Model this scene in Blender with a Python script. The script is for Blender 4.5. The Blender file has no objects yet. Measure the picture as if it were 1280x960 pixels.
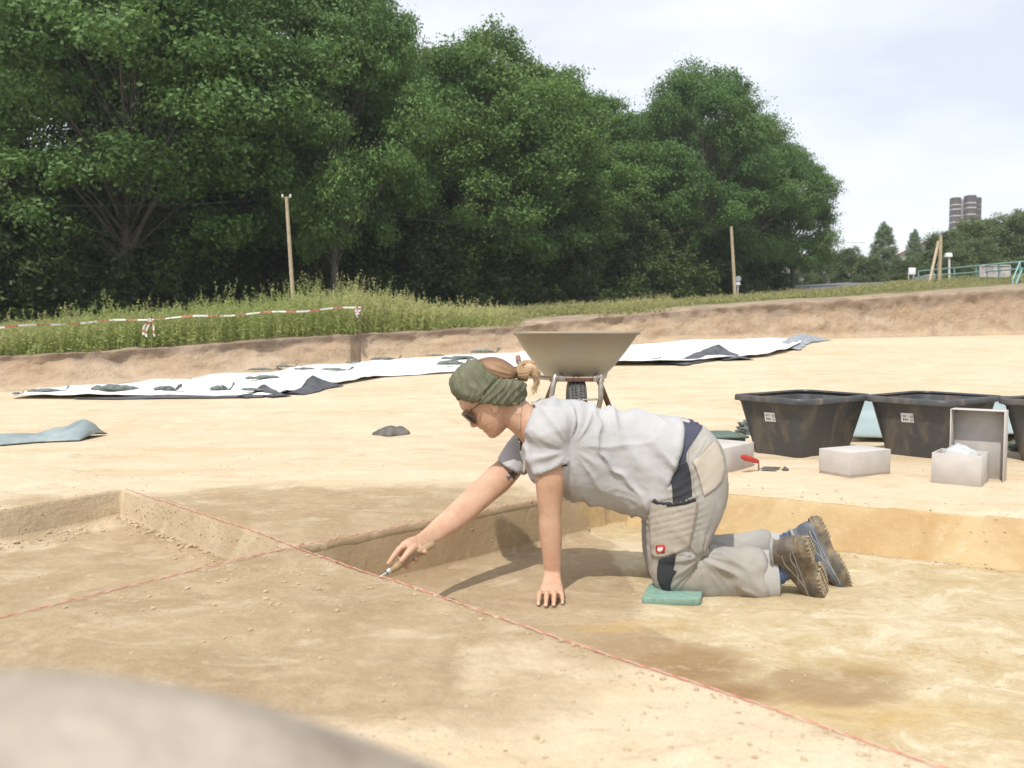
import bpy, bmesh, math, random
import numpy as np
from mathutils import Vector, Matrix
from mathutils.bvhtree import BVHTree
from mathutils.geometry import delaunay_2d_cdt

# ------------------------------------------------------------------ camera
SC = bpy.context.scene
COL = SC.collection
F = 1050.0; EYE = 0.68; TH = math.atan(55 / F)
cd = bpy.data.cameras.new('camera'); cam = bpy.data.objects.new('camera', cd); COL.objects.link(cam)
cam.location = (0, 0, EYE); cam.rotation_euler = (math.pi / 2 - TH, 0, 0)
cd.sensor_width = 36; cd.lens = 36 * F / 1280; cd.clip_start = 0.02; cd.clip_end = 4000
cd.dof.use_dof = True; cd.dof.focus_distance = 4.4; cd.dof.aperture_fstop = 4.2
SC.camera = cam
# ------------------------------------------------------------------ light
SUN_TO = Vector((-0.40, -0.90, 0.0)).normalized()      # horizontal direction towards the sun
ELEV = math.radians(58)
W = bpy.data.worlds.new('World'); SC.world = W; W.use_nodes = True
nt = W.node_tree; N = nt.nodes; L = nt.links; N.clear()
out = N.new('ShaderNodeOutputWorld'); bg = N.new('ShaderNodeBackground')
sky = N.new('ShaderNodeTexSky'); sky.sky_type = 'NISHITA'; sky.sun_disc = False
sky.sun_elevation = ELEV; sky.sun_rotation = math.atan2(SUN_TO.x, SUN_TO.y)
sky.air_density = 1.0; sky.dust_density = 2.0; sky.ozone_density = 1.0
tc = N.new('ShaderNodeTexCoord'); mp = N.new('ShaderNodeMapping'); mp.inputs['Scale'].default_value = (1, 1, 2.6)
no = N.new('ShaderNodeTexNoise'); no.inputs['Scale'].default_value = 2.1; no.inputs['Detail'].default_value = 5
no.inputs['Roughness'].default_value = .5
rp = N.new('ShaderNodeMapRange'); rp.inputs['From Min'].default_value = .40; rp.inputs['From Max'].default_value = .74
rp.inputs['To Min'].default_value = .54; rp.inputs['To Max'].default_value = .98
mx = N.new('ShaderNodeMix'); mx.data_type = 'RGBA'; mx.inputs[7].default_value = (9.2, 9.4, 9.7, 1)
L.new(tc.outputs['Generated'], mp.inputs[0]); L.new(mp.outputs[0], no.inputs[0]); L.new(no.outputs[0], rp.inputs[0])
L.new(rp.outputs[0], mx.inputs[0]); L.new(sky.outputs[0], mx.inputs[6]); L.new(mx.outputs[2], bg.inputs[0])
bg.inputs[1].default_value = 0.125; L.new(bg.outputs[0], out.inputs[0])
sl = bpy.data.lights.new('sun', 'SUN'); sl.energy = 3.5; sl.angle = math.radians(1.0); sl.color = (1, .955, .88)
so = bpy.data.objects.new('sun', sl); COL.objects.link(so)
sd = Vector((SUN_TO.x * math.cos(ELEV), SUN_TO.y * math.cos(ELEV), math.sin(ELEV)))
so.rotation_euler = sd.to_track_quat('Z', 'Y').to_euler(); so.location = (-10, -20, 20)
SC.view_settings.view_transform = 'Standard'; SC.view_settings.look = 'None'
SC.view_settings.exposure = 0.12; SC.view_settings.gamma = 1
SC.cycles.max_bounces = 6; SC.cycles.transparent_max_bounces = 8; SC.cycles.use_denoising = True

# ------------------------------------------------------------------ helpers
ct, st = math.cos(TH), math.sin(TH)
def ray(px, py):
    r = (px - 640) / F; v = -(py - 480) / F
    return Vector((r, ct + v * st, -st + v * ct))
def P(px, py, d):                      # point seen at a pixel of the photo at world depth Y = d
    r = ray(px, py); k = d / r.y
    return Vector((r.x * k, d, EYE + r.z * k))
def G(px, py, z=0.0):
    r = ray(px, py); k = (z - EYE) / r.z
    return Vector((r.x * k, r.y * k, z))
def project(p):
    x, y, z = p[0], p[1], p[2] - EYE
    fw = y * ct - z * st; up = y * st + z * ct
    return 640 + F * x / fw, 480 - F * up / fw

def vhash(i, j, k, seed):
    h = (i * 374761393 + j * 668265263 + k * 2147483647 + seed * 1274126177) & 0xffffffff
    h = ((h ^ (h >> 13)) * 1274126177) & 0xffffffff
    return ((h ^ (h >> 16)) & 0xffff) / 65535.0
def vnoise(p, seed=0):
    p = np.asarray(p, float); i = np.floor(p).astype(np.int64); f = p - i; f = f * f * (3 - 2 * f)
    r = 0
    for a in (0, 1):
        for b in (0, 1):
            for c in (0, 1):
                w = (f[:, 0] if a else 1 - f[:, 0]) * (f[:, 1] if b else 1 - f[:, 1]) * (f[:, 2] if c else 1 - f[:, 2])
                r = r + w * vhash(i[:, 0] + a, i[:, 1] + b, i[:, 2] + c, seed)
    return r * 2 - 1
def fbm(p, o=4, seed=0, g=.5):
    p = np.asarray(p, float); r = 0; a = 1; s = 0
    for k in range(o):
        r = r + a * vnoise(p * 2 ** k, seed + k); s += a; a *= g
    return r / s
def sstep(a, b, x):
    t = np.clip((x - a) / (b - a), 0, 1); return t * t * (3 - 2 * t)

def mesh_np(name, V, Fq, mat=None, smooth=True):
    """V (n,3), Fq (m,4) or (m,3) arrays -> mesh"""
    V = np.asarray(V, np.float32); Fq = np.asarray(Fq, np.int32); k = Fq.shape[1]
    m = bpy.data.meshes.new(name)
    m.vertices.add(len(V)); m.vertices.foreach_set('co', V.ravel())
    m.loops.add(Fq.size); m.loops.foreach_set('vertex_index', Fq.ravel())
    m.polygons.add(len(Fq)); m.polygons.foreach_set('loop_start', np.arange(0, Fq.size, k, dtype=np.int32))
    m.polygons.foreach_set('loop_total', np.full(len(Fq), k, np.int32))
    m.polygons.foreach_set('use_smooth', np.full(len(Fq), smooth))
    m.update(calc_edges=True)
    if mat: m.materials.append(mat)
    return m
def mesh_py(name, V, Fs, mat=None, smooth=True):
    m = bpy.data.meshes.new(name); m.from_pydata([tuple(v) for v in V], [], Fs); m.update()
    if smooth: m.polygons.foreach_set('use_smooth', np.ones(len(m.polygons), bool))
    if mat: m.materials.append(mat)
    return m
def attr(m, name, arr, dom='POINT'):
    a = m.attributes.new(name, 'FLOAT', dom); a.data.foreach_set('value', np.asarray(arr, np.float32))
def link(name, me, parent=None, loc=None):
    o = bpy.data.objects.new(name, me); COL.objects.link(o)
    if loc is not None: o.location = loc
    if parent: o.parent = parent
    return o
def tag(o, label, cat=None, group=None):
    o['label'] = label
    if cat: o['category'] = cat
    if group: o['group'] = group
    return o
def thing(name, label, cat, loc=(0, 0, 0), rz=0, group=None):
    o = bpy.data.objects.new(name, None); COL.objects.link(o); o.location = loc; o.rotation_euler = (0, 0, rz)
    o.empty_display_size = .1
    return tag(o, label, cat, group)
def part(name, me, parent, world=False):
    """world=True: the mesh is in world coordinates, parent is an unrotated Empty"""
    o = link(name, me, parent)
    if world:
        l = Vector((0, 0, 0)); p = parent
        while p: l += p.location; p = p.parent
        o.location = -l
    return o
def struct(o): o['kind'] = 'structure'; return o
def stuff(o): o['kind'] = 'stuff'; return o
def dup(root, loc, rz=0, label=None, scale=None):
    r = root.copy(); COL.objects.link(r); r.location = loc; r.rotation_euler = (0, 0, rz)
    if label: r['label'] = label
    if scale is not None: r.scale = scale
    for ch in list(root.children):
        c = ch.copy(); COL.objects.link(c); c.parent = r
        for g in ch.children:
            d = g.copy(); COL.objects.link(d); d.parent = c
    return r

class MB:
    """collects simple solids into one mesh"""
    def __init__(s): s.V = []; s.F = []
    def add(s, V, Fs):
        b = len(s.V); s.V += [Vector(v) for v in V]; s.F += [[i + b for i in f] for f in Fs]
    def box(s, c, size, R=None, taper=1.0):
        c = Vector(c); hx, hy, hz = [q / 2 for q in size]; R = R or Matrix.Identity(3); v = []
        for z in (-1, 1):
            k = 1 if z < 0 else taper
            for x, y in ((-1, -1), (1, -1), (1, 1), (-1, 1)): v.append(c + R @ Vector((x * hx * k, y * hy * k, z * hz)))
        s.add(v, [(3, 2, 1, 0), (4, 5, 6, 7), (0, 1, 5, 4), (1, 2, 6, 5), (2, 3, 7, 6), (3, 0, 4, 7)])
    def tube(s, pts, r, n=10, cap=True):
        pts = [Vector(p) for p in pts]; m = len(pts); rr = r if isinstance(r, (list, tuple)) else [r] * m
        T = []
        for i in range(m):
            t = pts[min(i + 1, m - 1)] - pts[max(i - 1, 0)]
            T.append(t.normalized() if t.length > 1e-9 else Vector((0, 0, 1)))
        u = T[0].orthogonal().normalized(); V = []
        for i in range(m):
            u = (u - T[i] * u.dot(T[i])); u = u.normalized() if u.length > 1e-6 else T[i].orthogonal().normalized()
            w = T[i].cross(u)
            for k in range(n):
                a = 2 * math.pi * k / n; V.append(pts[i] + (u * math.cos(a) + w * math.sin(a)) * rr[i])
        Fs = [(i * n + k, i * n + (k + 1) % n, (i + 1) * n + (k + 1) % n, (i + 1) * n + k) for i in range(m - 1) for k in range(n)]
        if cap: Fs += [tuple(range(n - 1, -1, -1)), tuple(range((m - 1) * n, m * n))]
        s.add(V, Fs)
    def ell(s, c, r, R=None, nu=16, nv=10):
        c = Vector(c); R = R or Matrix.Identity(3); V = [c + R @ Vector((0, 0, -r[2]))]
        for j in range(1, nv):
            b = -math.pi / 2 + math.pi * j / nv
            for i in range(nu):
                a = 2 * math.pi * i / nu
                V.append(c + R @ Vector((r[0] * math.cos(a) * math.cos(b), r[1] * math.sin(a) * math.cos(b), r[2] * math.sin(b))))
        V.append(c + R @ Vector((0, 0, r[2]))); Fs = []
        for i in range(nu):
            Fs.append((0, 1 + (i + 1) % nu, 1 + i)); t = 1 + (nv - 2) * nu; Fs.append((t + i, t + (i + 1) % nu, len(V) - 1))
            for j in range(nv - 2):
                a = 1 + j * nu; Fs.append((a + i, a + (i + 1) % nu, a + nu + (i + 1) % nu, a + nu + i))
        s.add(V, Fs)
    def loft(s, rings, n=28, m=None, p=2.0, cap=True):
        """rings: (centre, avec, bvec); Catmull-Rom resampled; closed with flat caps"""
        R = [(Vector(c), Vector(a), Vector(b)) for c, a, b in rings]
        m = m or (len(R) - 1) * 5 + 1; V = []
        def cr(k, t):
            i = min(int(t), len(R) - 2); f = t - i
            p0 = R[max(i - 1, 0)][k]; p1 = R[i][k]; p2 = R[i + 1][k]; p3 = R[min(i + 2, len(R) - 1)][k]
            return .5 * ((2 * p1) + (p2 - p0) * f + (2 * p0 - 5 * p1 + 4 * p2 - p3) * f * f + (3 * p1 - p0 - 3 * p2 + p3) * f ** 3)
        for j in range(m):
            t = (len(R) - 1) * j / (m - 1); c, a, b = cr(0, t), cr(1, t), cr(2, t)
            for k in range(n):
                q = 2 * math.pi * k / n; x = math.cos(q); y = math.sin(q)
                x = math.copysign(abs(x) ** (2 / p), x); y = math.copysign(abs(y) ** (2 / p), y)
                V.append(c + a * x + b * y)
        Fs = [(i * n + k, i * n + (k + 1) % n, (i + 1) * n + (k + 1) % n, (i + 1) * n + k) for i in range(m - 1) for k in range(n)]
        if cap:
            V += [sum(V[:n], Vector()) / n, sum(V[(m - 1) * n:m * n], Vector()) / n]; a = m * n
            for k in range(n):
                Fs.append((a, (k + 1) % n, k)); Fs.append((a + 1, (m - 1) * n + k, (m - 1) * n + (k + 1) % n))
        s.add(V, Fs)
    def mesh(s, name, mat=None, smooth=True, bevel=0, seg=2, angle=40):
        me = mesh_py(name, s.V, s.F, None, False)
        bm = bmesh.new(); bm.from_mesh(me); bmesh.ops.recalc_face_normals(bm, faces=bm.faces)
        if bevel:
            es = [e for e in bm.edges if len(e.link_faces) == 2 and e.calc_face_angle(0) > math.radians(angle)]
            bmesh.ops.bevel(bm, geom=es, offset=bevel, segments=seg, affect='EDGES', profile=.5, clamp_overlap=True)
        if smooth:
            for f in bm.faces: f.smooth = True
            for e in bm.edges: e.smooth = not (len(e.link_faces) == 2 and e.calc_face_angle(0) > math.radians(angle if not bevel else 60))
        bm.to_mesh(me); bm.free()
        if mat: me.materials.append(mat)
        return me

def sil(x1, y1, x2, y2, d, w):          # ring from its two silhouette points in side view, depth d, half-width w
    A = P(x1, y1, d); B = P(x2, y2, d); return ((A + B) / 2, (A - B) / 2, Vector((0, w, 0)))

def evaluated(me, mods, name='tmp'):
    o = bpy.data.objects.new(name, me); COL.objects.link(o)
    for t, kw in mods:
        m = o.modifiers.new(t, t)
        for k, v in kw.items(): setattr(m, k, v)
    dg = bpy.context.evaluated_depsgraph_get(); dg.update()
    r = bpy.data.meshes.new_from_object(o.evaluated_get(dg), depsgraph=dg)
    bpy.data.objects.remove(o); return r
def remesh(me, vox, smooth=4):
    r = evaluated(me, [('REMESH', dict(mode='VOXEL', voxel_size=vox, use_smooth_shade=True)),
                       ('SMOOTH', dict(factor=.5, iterations=smooth))])
    r.polygons.foreach_set('use_smooth', np.ones(len(r.polygons), bool)); r.materials.clear(); return r
def co(me):
    a = np.empty(len(me.vertices) * 3, np.float32); me.vertices.foreach_get('co', a); return a.reshape(-1, 3).astype(float)
def nor(me):
    a = np.empty(len(me.vertices) * 3, np.float32); me.vertices.foreach_get('normal', a); return a.reshape(-1, 3).astype(float)
def setco(me, V): me.vertices.foreach_set('co', np.asarray(V, np.float32).ravel()); me.update()

# ------------------------------------------------------------------ materials
def new_mat(name):
    m = bpy.data.materials.new(name); m.use_nodes = True; nt = m.node_tree
    return m, nt.nodes, nt.links, nt.nodes['Principled BSDF']
def noise_node(N, L, scale, detail=4, rough=.5, coord=None, dist=0):
    n = N.new('ShaderNodeTexNoise'); n.inputs['Scale'].default_value = scale; n.inputs['Detail'].default_value = detail
    n.inputs['Roughness'].default_value = rough; n.inputs['Distortion'].default_value = dist
    if coord: L.new(coord, n.inputs['Vector'])
    return n
def ramp(N, L, src, a, b, lo=0., hi=1.):
    r = N.new('ShaderNodeMapRange'); r.inputs['From Min'].default_value = a; r.inputs['From Max'].default_value = b
    r.inputs['To Min'].default_value = lo; r.inputs['To Max'].default_value = hi; L.new(src, r.inputs['Value']); return r.outputs[0]
def mixc(N, L, f, a, b, mode='MIX'):
    m = N.new('ShaderNodeMix'); m.data_type = 'RGBA'; m.blend_type = mode
    for sock, v in ((m.inputs[0], f), (m.inputs[6], a), (m.inputs[7], b)):
        if hasattr(v, 'links'): L.new(v, sock)
        elif isinstance(v, (tuple, list)): sock.default_value = (*v[:3], 1)
        else: sock.default_value = v
    return m.outputs[2]
def math_n(N, L, op, a, b=0.):
    m = N.new('ShaderNodeMath'); m.operation = op
    for s, v in ((m.inputs[0], a), (m.inputs[1], b)):
        if hasattr(v, 'links'): L.new(v, s)
        else: s.default_value = v
    return m.outputs[0]
def bumpn(N, L, b, h, strength=.3, dist=.01):
    n = N.new('ShaderNodeBump'); n.inputs['Strength'].default_value = strength; n.inputs['Distance'].default_value = dist
    L.new(h, n.inputs['Height']); L.new(n.outputs[0], b.inputs['Normal']); return n
def simple(name, c1, c2=None, scale=20, rough=.7, bump=0, bdist=.002, metal=0, spec=.5, detail=4, lo=.35, hi=.65, bscale=None, coord='Object'):
    m, N, L, b = new_mat(name); tc = N.new('ShaderNodeTexCoord').outputs[coord]
    n = noise_node(N, L, scale, detail, .55, tc)
    if c2: L.new(mixc(N, L, ramp(N, L, n.outputs[0], lo, hi), c1, c2), b.inputs['Base Color'])
    else: b.inputs['Base Color'].default_value = (*c1, 1)
    b.inputs['Roughness'].default_value = rough; b.inputs['Metallic'].default_value = metal
    b.inputs['Specular IOR Level'].default_value = spec
    if bump:
        n2 = noise_node(N, L, bscale or scale * 3, 3, .6, tc); bumpn(N, L, b, n2.outputs[0], bump, bdist)
    return m
def ridged(x): return (1 - np.abs(x)) ** 2.2
# ================================================================== terrain
def tps_fit(pts):
    A = np.array([[p[0], p[1]] for p in pts]); z = np.array([p[2] for p in pts]); n = len(A)
    r = np.linalg.norm(A[:, None] - A[None], axis=2); K = np.where(r > 0, r * r * np.log(r + 1e-9), 0) + np.eye(n) * 2.0
    Pm = np.c_[np.ones(n), A]; M = np.zeros((n + 3, n + 3)); M[:n, :n] = K; M[:n, n:] = Pm; M[n:, :n] = Pm.T
    w = np.linalg.solve(M, np.r_[z, 0, 0, 0]); return A, w
def tps(fit, x, y):
    A, w = fit; x = np.asarray(x, float); y = np.asarray(y, float); o = w[-3] + w[-2] * x + w[-1] * y
    for k in range(len(A)):
        r2 = (x - A[k, 0]) ** 2 + (y - A[k, 1]) ** 2; o = o + w[k] * .5 * r2 * np.log(r2 + 1e-9)
    return o
# bank foot and bank top along the far side of the dig (photo pixel, pixel, distance)
BANK = [(-500, 520, 461, 8.6), (-200, 503, 453, 9.5), (0, 489, 446, 10.2), (200, 476, 434, 11.2), (340, 464, 424, 12.0), (438, 456, 418, 12.8),
        (446, 452, 417, 13.3), (560, 446, 412, 13.9), (640, 441, 408, 14.5), (760, 435, 396, 15.3), (850, 425.5, 388, 16.0), (1000, 423.5, 378, 17.2), (1150, 421, 368, 18.6),
        (1280, 418, 362, 19.8), (1500, 413, 350, 22.5), (1800, 406, 338, 27)]
foot = [P(x, a, d) for x, a, b, d in BANK]; top = [P(x, b, d + .35) for x, a, b, d in BANK]
flo = [(p.x, p.y, p.z) for p in foot] + [(x, y, 0.) for x in (-6, -3, 0, 3, 6) for y in (-4, -1, 1, 3, 4.6)] + [(-12, 5, -.02), (9, 4, .05), (0, 6.5, .02), (-3.5, 6.5, -.01), (4, 6.5, .05), (2, 9, .2)]
FIT = tps_fit(flo)
def z_floor(x, y):
    x = np.asarray(x, float); y = np.asarray(y, float)
    z = tps(FIT, x, y); d = np.hypot(x * .8, y - 2.0); return z * sstep(3.0, 6.0, d)
UP = [(p.x, p.y, p.z) for p in top]
for px, py, d in [(-300, 432, 25), (0, 412, 25), (300, 400, 28), (600, 392, 34), (800, 384, 38), (-300, 400, 50), (0, 398, 42), (300, 391, 46), (600, 384, 52), (800, 377, 56), (920, 371, 50),
                  (1000, 366, 56), (1000, 360, 75), (1100, 356, 62), (1100, 350, 80), (1280, 352, 34), (1200, 352, 50), (1280, 355, 27), (1400, 350, 28), (1280, 345, 60), (1160, 352, 40), (1500, 345, 50), (1100, 366, 30), (1000, 372, 30),
                  (0, 392, 120), (640, 380, 130), (1200, 345, 130), (1500, 340, 130), (-400, 395, 130)]:
    p = P(px, py, d); UP.append((p.x, p.y, p.z))
UFIT = tps_fit(UP)
def z_up(x, y):
    y = np.asarray(y, float); k = np.minimum(1, 150 / np.maximum(np.hypot(x, y), 1)); z = tps(UFIT, x * k, y * k); return z
def up_pt(px, d, dz=0):                     # ground point of the upper field under a pixel column
    x = (px - 640) / F * d * 1.0; return Vector((x, d, float(z_up(np.array([x]), np.array([d]))[0]) + dz))

# trench frame: C crossing of the strings, e1 along the long string (towards camera right), e2 along the short one
C0 = G(370, 685); A0 = G(130, 615); e1 = (G(1160, 960) - A0).normalized() * .3 + (G(1160, 960) - C0).normalized() * .7; e1.z = 0; e1.normalize(); e2 = Vector((-e1.y, e1.x, 0))
S_A = (A0 - C0).dot(e1)
def st_of(p): q = p - C0; return q.dot(e1), q.dot(e2)
def mid_wall(x, yt, yb):
    a = st_of(G(x, yt)); b = st_of(G(x, yb, -.19)); return (a[0] + b[0]) / 2, (a[1] + b[1]) / 2, abs(a[1] - b[1]) / 2
sB, tB, wB = mid_wall(785, 600, 660); sR, tR, wR = mid_wall(1280, 640, 724)
T0 = tB - (tR - tB) / (sR - sB) * sB; KT = (tR - tB) / (sR - sB) / T0
DR, DL = .19, .125
def axis(lo, hi, dense, lines):
    a = [0.]; x = 0.
    xs = list(np.arange(-2.6, 2.9, dense))
    g = dense; x = xs[-1]
    while x < hi: g *= 1.06; x += g; xs.append(x)
    g = dense; x = xs[0]
    while x > lo: g *= 1.06; x -= g; xs.append(x)
    xs = [v for v in xs if all(abs(v - l) > dense * 1.1 + w for l, w in lines)]
    for l, w in lines: xs += list(np.linspace(l - w, l + w, 9)) + [l - w - .004, l + w + .004]
    return np.array(sorted(xs))
sa = axis(-45, 45, .0155, [(0.012, .012), (S_A, .014)]); ta = axis(-45, 45, .0155, [(0.012, .012), (-.012, .012), (T0, .05)])
ta = np.unique(np.round(ta, 5))
S, T = np.meshgrid(sa, ta, indexing='ij')
Tm = np.where((T > 0), T * np.where(T < 3.5, 1 + KT * np.clip(S, 0, 2.6), 1 + KT * np.clip(S, 0, 2.6) * np.exp(-(T - 3.5))), T)
Sm = np.where((S < 0) & (T < 0), S * (1 - .16 * np.clip(-T, 0, 2.5) * np.exp(-np.maximum(-S - 3, 0))), S)
X = C0.x + Sm * e1.x + Tm * e2.x; Y = C0.y + Sm * e1.y + Tm * e2.y
Pn = np.c_[X.ravel(), Y.ravel(), np.zeros(X.size)]
wob = (.006 * fbm(Pn * 9, 3, 5)).reshape(X.shape)
def cut(u, c, w, sgn=1):      # 0..1 across a wall centred at c
    return sstep(-w, w, (u - c) * sgn)
def lcut(u, c, w): return np.clip((u - c) / (2 * w) + .5, 0, 1)
mR = lcut(S, .012, .012) * lcut(T, .012, .012) * (1 - cut(T, T0 / (T0 * 0 + 1), .062 + .065 * sstep(.9, 2.2, S)))
mL = lcut(-S, .012, .012) * lcut(-T, .012, .012) * lcut(S, S_A, .014)
zf = z_floor(X, Y)
big = (.010 * fbm(Pn * 1.3, 4, 11)).reshape(X.shape); fine = (.0055 * fbm(Pn * 11, 4, 21, .62) - .004 * np.maximum(ridged(vnoise(Pn * 4.3, 23)) - .72, 0) * 3).reshape(X.shape)
clod = (vnoise(Pn * 34, 31)).reshape(X.shape); cm = sstep(.05, .5, fbm(Pn * 1.7, 3, 41)).reshape(X.shape)
clod = .008 * np.maximum(clod - .35, 0) * cm * 2
near = np.exp(-np.maximum(np.hypot(X, Y) - 4, 0) / 3)
# softened, crumbly lip of the far wall and spilled crumbs in the left quadrant
lipn = np.exp(-((T - T0 - .09) / .12) ** 2) * (S > 0)
spill = np.exp(-((S - S_A - .14) / .09) ** 2) * (S < 0) * (T < -.02) * .012 + np.exp(-((T + .07) / .05) ** 2) * (S < -.2) * (S > S_A) * .012
spill = spill * (.6 + .9 * (fbm(Pn * 22, 3, 51) ** 2 * 4).reshape(X.shape).clip(0, 1.5))
Z = zf + (big * .6 + fine + clod) * near - DR * mR - DL * mL + spill + wob * (mR > .02) * (mR < .98) * 0
Z += -.012 * lipn * cut(T, T0 + .10, .10, -1) * (1 - mR)
floor_in = mR > .98
Z = np.where(floor_in, zf - DR + (big * .35 + fine * .55) * near + .015 * sstep(1.0, 2.2, S), Z)
# bank cuts the floor off: everything behind the foot line drops under the upper field
fx = np.array([p.x for p in foot]); fy = np.array([p.y for p in foot])
yb = np.interp(X, fx, fy)
Z = np.where(Y > yb + .3, Z - .6, Z)
n1, n2 = S.shape; idx = np.arange(n1 * n2).reshape(n1, n2)
Q = np.stack([idx[:-1, :-1], idx[1:, :-1], idx[1:, 1:], idx[:-1, 1:]], -1).reshape(-1, 4)
keep = (Y.ravel()[Q].min(1) < yb.ravel()[Q].max(1) + 1.5) & (Y.ravel()[Q].max(1) > -12) & (np.abs(X.ravel()[Q]).max(1) < 40)
Q = Q[keep]
used = np.unique(Q); rem = np.full(n1 * n2, -1); rem[used] = np.arange(len(used))
V = np.c_[X.ravel(), Y.ravel(), Z.ravel()]
me = mesh_np('dig_floor', V[used], rem[Q])
if me.polygons[0].normal.z < 0: me.flip_normals()
# soil maps (real colour of the soil): brown feature, ochre patches, grey trampled soil
wx = X + .18 * fbm(Pn * 1.9 + 7, 4, 61).reshape(X.shape); wy = Y + .25 * fbm(Pn * 1.9 + 17, 4, 71).reshape(X.shape)
def blob(cx, cy, rx, ry, soft=.25): return 1 - sstep(1 - soft, 1 + soft, np.hypot((wx - cx) / rx, (wy - cy) / ry))
def gp(px, py, z=0.): g = G(px, py, z); return g.x, g.y
feat = np.maximum(blob(*gp(330, 690), 1.55, 1.22, .38), blob(*gp(180, 800), 1.0, .55, .5))
q = gp(640, 720, -DR); fR = np.maximum(blob(q[0], q[1] + .05, .52, .72, .12), blob(q[0] - .1, q[1] - .55, .55, .5, .12))
feat = np.where(mR > .5, fR, feat)
feat = np.where((mR > .02) & (mR < .98) & (T > T0 - .2), blob(q[0] - .1, q[1] + .3, .62, .9, .12), feat)
dark = np.maximum.reduce([blob(*gp(850, 832, -DR), .17, .15, .5), blob(*gp(905, 868, -DR), .16, .07, .6), .8 * blob(*gp(1050, 858, -DR), .20, .12, .3), .35 * blob(*gp(780, 800, -DR), .12, .10, .5)]) * (mR > .5)
ochre = np.maximum.reduce([blob(*gp(790, 770, -DR), .16, .06, .8) * .8, .55 * blob(*gp(1000, 900, -DR), .5, .12, .6)]) * (mR > .5)
wallm = ((mR > .02) & (mR < .985)).astype(float)
at = lambda n, a: attr(me, n, a.ravel()[used])
at('feature', feat); at('dark', dark); at('ochre', ochre); at('wall', np.maximum(wallm, ((mL > .02) & (mL < .985)) * .15)); at('leftwall', ((mL > .02) & (mL < .985)) * 1.)
at('floor', (mR > .9) * 1.)
def soil_mat():
    m, N, L, b = new_mat('sandy_soil'); g = N.new('ShaderNodeNewGeometry').outputs['Position']
    def A(n): a = N.new('ShaderNodeAttribute'); a.attribute_name = n; return a.outputs['Fac']
    big = noise_node(N, L, .55, 5, .6, g, .3).outputs[0]; mid = noise_node(N, L, 3.2, 6, .62, g, .4).outputs[0]
    fin = noise_node(N, L, 26, 5, .65, g).outputs[0]; gr = noise_node(N, L, 160, 3, .7, g).outputs[0]
    # streaks from the digger bucket run across the far floor
    mp = N.new('ShaderNodeMapping'); mp.inputs['Scale'].default_value = (.35, 2.6, 1); mp.inputs['Rotation'].default_value = (0, 0, .12); L.new(g, mp.inputs[0])
    strk = noise_node(N, L, 1.5, 6, .62, mp.outputs[0], .5).outputs[0]
    sand = mixc(N, L, ramp(N, L, big, .35, .65), (.65, .55, .40), (.58, .47, .32))
    sand = mixc(N, L, ramp(N, L, strk, .50, .68, 0, .75), sand, (.56, .41, .25))
    sand = mixc(N, L, ramp(N, L, mid, .48, .68, 0, .55), sand, (.76, .66, .50))
    brown = mixc(N, L, ramp(N, L, mid, .38, .66), (.32, .235, .14), (.41, .315, .195))
    brown = mixc(N, L, ramp(N, L, fin, .52, .75, 0, .5), brown, (.52, .42, .285))
    brown = mixc(N, L, ramp(N, L, big, .52, .7, 0, .45), brown, (.38, .29, .20))
    brown = mixc(N, L, ramp(N, L, noise_node(N, L, 5.2, 8, .74, g, .7).outputs[0], .48, .60, 0, .38), brown, (.52, .42, .29))
    fe = math_n(N, L, 'ADD', A('feature'), ramp(N, L, mid, .3, .7, -.42, .42))
    col = mixc(N, L, ramp(N, L, fe, .22, .74), sand, brown)
    pale = mixc(N, L, ramp(N, L, mid, .36, .64), (.47, .375, .215), (.58, .50, .345))
    pale = mixc(N, L, ramp(N, L, big, .45, .65, 0, .6), pale, (.50, .375, .21))
    mot = noise_node(N, L, 5.6, 9, .8, g, .8).outputs[0]; mot2 = noise_node(N, L, 2.1, 7, .7, g, .6).outputs[0]
    pale = mixc(N, L, ramp(N, L, mot, .50, .62, 0, .85), pale, (.43, .31, .15)); pale = mixc(N, L, ramp(N, L, mot, .47, .38, 0, .8), pale, (.68, .60, .43))
    pale = mixc(N, L, ramp(N, L, mot2, .56, .66, 0, .7), pale, (.40, .29, .17))
    fl = math_n(N, L, 'MULTIPLY', A('floor'), ramp(N, L, fe, .7, .3))
    col = mixc(N, L, fl, col, pale)
    oc = math_n(N, L, 'MULTIPLY', A('ochre'), ramp(N, L, mid, .35, .6))
    col = mixc(N, L, oc, col, (.50, .34, .12))
    dk = math_n(N, L, 'MULTIPLY', A('dark'), ramp(N, L, mid, .25, .55, .5, 1))
    col = mixc(N, L, dk, col, (.27, .17, .08))
    # cut faces: smoother, moist, ochre stained
    col = mixc(N, L, math_n(N, L, 'MULTIPLY', A('leftwall'), .8), col, mixc(N, L, ramp(N, L, mid, .4, .62), (.50, .405, .275), (.58, .48, .34)))
    wl = A('wall'); wc = mixc(N, L, ramp(N, L, mid, .40, .6), (.50, .365, .185), (.385, .235, .085))
    wc = mixc(N, L, ramp(N, L, fin, .6, .75, 0, .5), wc, (.64, .52, .34))
    wb = mixc(N, L, ramp(N, L, mid, .35, .65), (.345, .25, .145), (.42, .32, .20))
    wc = mixc(N, L, ramp(N, L, fe, .35, .65), wc, wb)
    col = mixc(N, L, math_n(N, L, 'MULTIPLY', wl, .85), col, wc)
    col = mixc(N, L, ramp(N, L, gr, .3, .8, .0, .35), col, (.30, .21, .13), 'MIX')
    m2 = N.new('ShaderNodeMapping'); m2.inputs['Scale'].default_value = (1, 2.0, 1); m2.inputs['Rotation'].default_value = (0, 0, .85); L.new(g, m2.inputs[0])
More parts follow.
